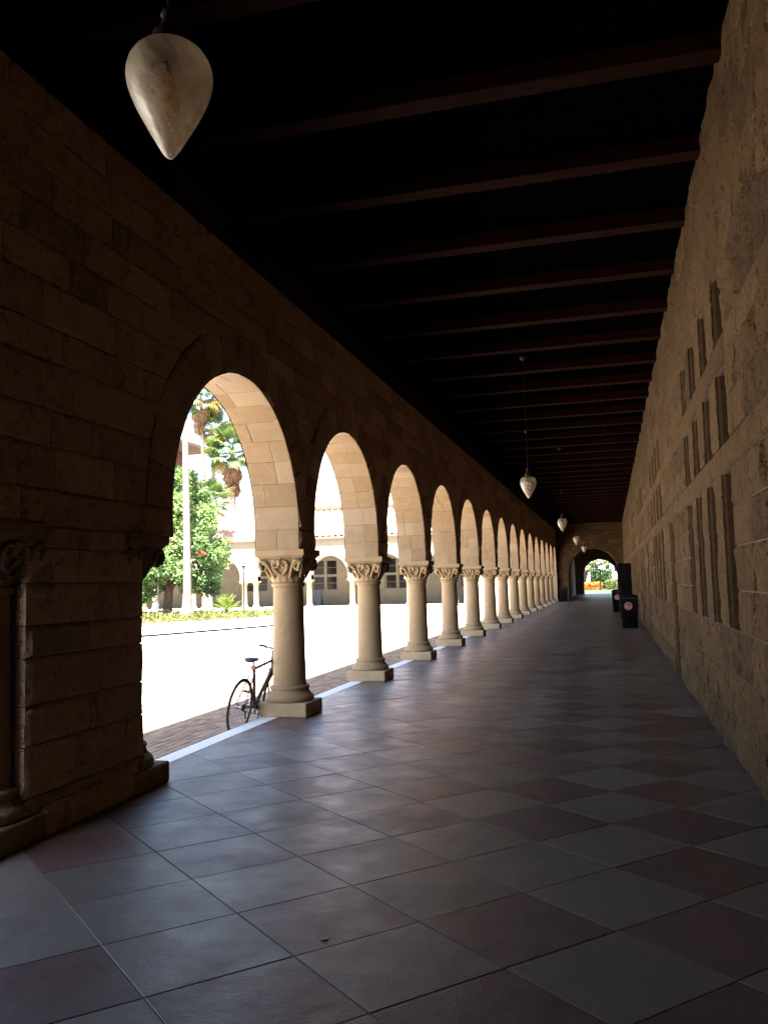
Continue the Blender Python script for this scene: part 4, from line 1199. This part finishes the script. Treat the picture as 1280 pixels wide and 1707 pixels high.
# low flowering cover of the bed
random.seed(3)
mb = MB(); fl = MB()
def inside(x, y):
    c = False; j = len(BED)-1
    for i in range(len(BED)):
        (xi, yi), (xj, yj) = BED[i], BED[j]
        if (yi > y) != (yj > y) and x < (xj-xi)*(y-yi)/(yj-yi)+xi: c = not c
        j = i
    return c
cnt = 0
while cnt < 7000:
    x, y = random.uniform(-31, -17.8), random.uniform(34.3, 47)
    if not inside(x, y): continue
    cnt += 1
    hgt = .14+.16*noise.noise(Vector((x*.7, y*.7, 3)))
    p = Vector((x, y, ZG+.12+random.uniform(0, max(.05, hgt+.12))))
    d = rnd_dir(); d.z = abs(d.z)*.8
    if noise.noise(Vector((x*.6+9, y*.6, 0))) > .12 and random.random() < .3: leaf_quad(fl, p+Vector((0, 0, .05)), d, rnd_dir(), .12, .09, random.random())
    else: leaf_quad(mb, p, d, rnd_dir(), random.uniform(.14, .26), .09, min(1, max(0, .5+noise.noise(Vector((x*.5, y*.5, 8)))+random.uniform(-.2, .2))))
tag(mb.build('ground_cover', M['groundcover']), 'low green ground cover filling the curved courtyard bed', 'ground cover', kind='stuff')
tag(fl.build('orange_flowers', M['orange']), 'small orange flowers scattered over the courtyard bed', 'flowers', kind='stuff')

# ------------------------------------------------------------------ tall red brown building beyond
def tower():
    Y = 92.
    T = empty('red_brown_building', (-52, Y, 0), 'tall red brown building with pale vertical strips and wide eaves, behind the palms', 'building')
    m = MB(); m.box(-72.6, -57.0, Y, Y+14, -.3, 20.6); b = m.build('walls', M['redbrown'], T)
    for k in range(14):
        x = -57.35-k*.75
        if x > -72: q = MB(); q.box(x-.1, x+.1, Y-.14, Y-.002, 15.6, 19.8); q.build('pilaster', M['cream'], T)
    q = MB(); q.box(-72.8, -56.9, Y-.12, Y-.004, 14.9, 15.5); q.build('string_course', M['terracotta'], T)
    q = MB(); q.box(-72.6, -53.0, Y-2, Y+16, 20.6, 20.95); q.build('eave', M['eave'], T)
    q = MB(); q.add([(-72.6, Y-2, 21.0), (-53.0, Y-2, 21.0), (-53.0, Y+16, 21.0), (-72.6, Y+16, 21.0), (-65.6, Y+7, 24.4), (-62.6, Y+7, 24.4)], [(0, 1, 5, 4), (1, 2, 5), (2, 3, 4, 5), (3, 0, 4)]); q.build('roof', M['terracotta'], T)
tower()

# ------------------------------------------------------------------ garden seen through the far arch
m = MB(); m.box(-40, 40, 92, 260, -.29, -.1); tag(m.build('lawn', M['grass']), kind='structure')
m = MB(); m.box(-12, 14, 92.2, 95, -.28, -.06); tag(m.build('garden_path', M['bgstone']), kind='structure')
random.seed(21)
def leaf_mass(name, x0, x1, y0, y1, z0, z1, n, mat, label, cat, L=.3):
    mb = MB()
    for _ in range(n):
        p = Vector((random.uniform(x0, x1), random.uniform(y0, y1), random.uniform(z0, z1)))
        leaf_quad(mb, p, rnd_dir(), rnd_dir(), random.uniform(.6, 1.1)*L, L*.5, random.random())
    return tag(mb.build(name, mat), label, cat, kind='stuff')
leaf_mass('orange_flower_row', -3.9, -1.2, 124, 126, 0, 1.0, 2200, M['orange'], 'band of orange flowers on the lawn beyond the far arch', 'flowers', .25)
leaf_mass('low_shrubs', -.7, 3.2, 126, 128, 0, 1.35, 2400, M['groundcover'], 'pale green shrubs beside the orange flowers beyond the far arch', 'shrubs', .3)
leaf_mass('dark_hedge', -3.0, .2, 136, 138, 0, 2.9, 3200, M['hedge'], 'dark green hedge beyond the far arch', 'hedge', .4)
lamp_post(-1.28, 116, 3.6, 'dark green post standing on the lawn in the far arch', M['dark_metal'], .11)
t = empty('garden_tree', (-3.2, 130, 0), 'dark spreading tree with arching limbs over the garden beyond the far arch', 'tree')
m = MB(); m.tube([(-4.2, 130, -.1), (-3.9, 130, 1.5), (-3.4, 130, 2.8)], [.75, .5, .4], 12); tk = m.build('trunk', M['bark'], t)
for pts in ([(-3.5, 130, 2.5), (-2.4, 130, 3.3), (-.6, 129, 3.9), (1.2, 128, 4.3)], [(-3.6, 130, 2.5), (-4.2, 130, 4), (-4, 130, 6)], [(-2.6, 130, 3.1), (-2.0, 130, 4.4), (-1, 130, 5.2)]):
    m = MB(); m.tube(pts, [.28, .2, .15, .08][:len(pts)], 8); m.build('limb', M['bark'], tk)
mb = MB()
for _ in range(80):
    c = Vector((random.uniform(-5.5, 3.5), random.uniform(127, 133), random.uniform(3.7, 6.5))); r = random.uniform(.4, .8)
    for _ in range(60):
        d = rnd_dir(); leaf_quad(mb, c+d*r, d+rnd_dir(), rnd_dir(), .35, .2, random.random()*.8)
o = mb.build('crown', M['leaf'], t); o['kind'] = 'stuff'
h = empty('white_house', (3, 150, 0), 'white building with dark windows beyond the garden, seen through the far arch', 'building')
m = MB(); m.box(-9, 10, 150, 160, -.2, 6.5); m.build('walls', M['cream'], h)
for x in (-2.2, -.4, 1.0, 2.6):
    m = MB(); m.box(x-.42, x+.42, 149.93, 149.995, 2.6, 4.1); wn = m.build('window', M['white'], h)
    m = MB(); m.box(x-.34, x+.34, 149.9, 149.928, 2.68, 4.02); m.build('pane', M['glass'], wn)
m = MB(); m.box(-9.5, 10.5, 149.4, 160.6, 6.5, 6.8); m.build('roof', M['terracotta'], h)
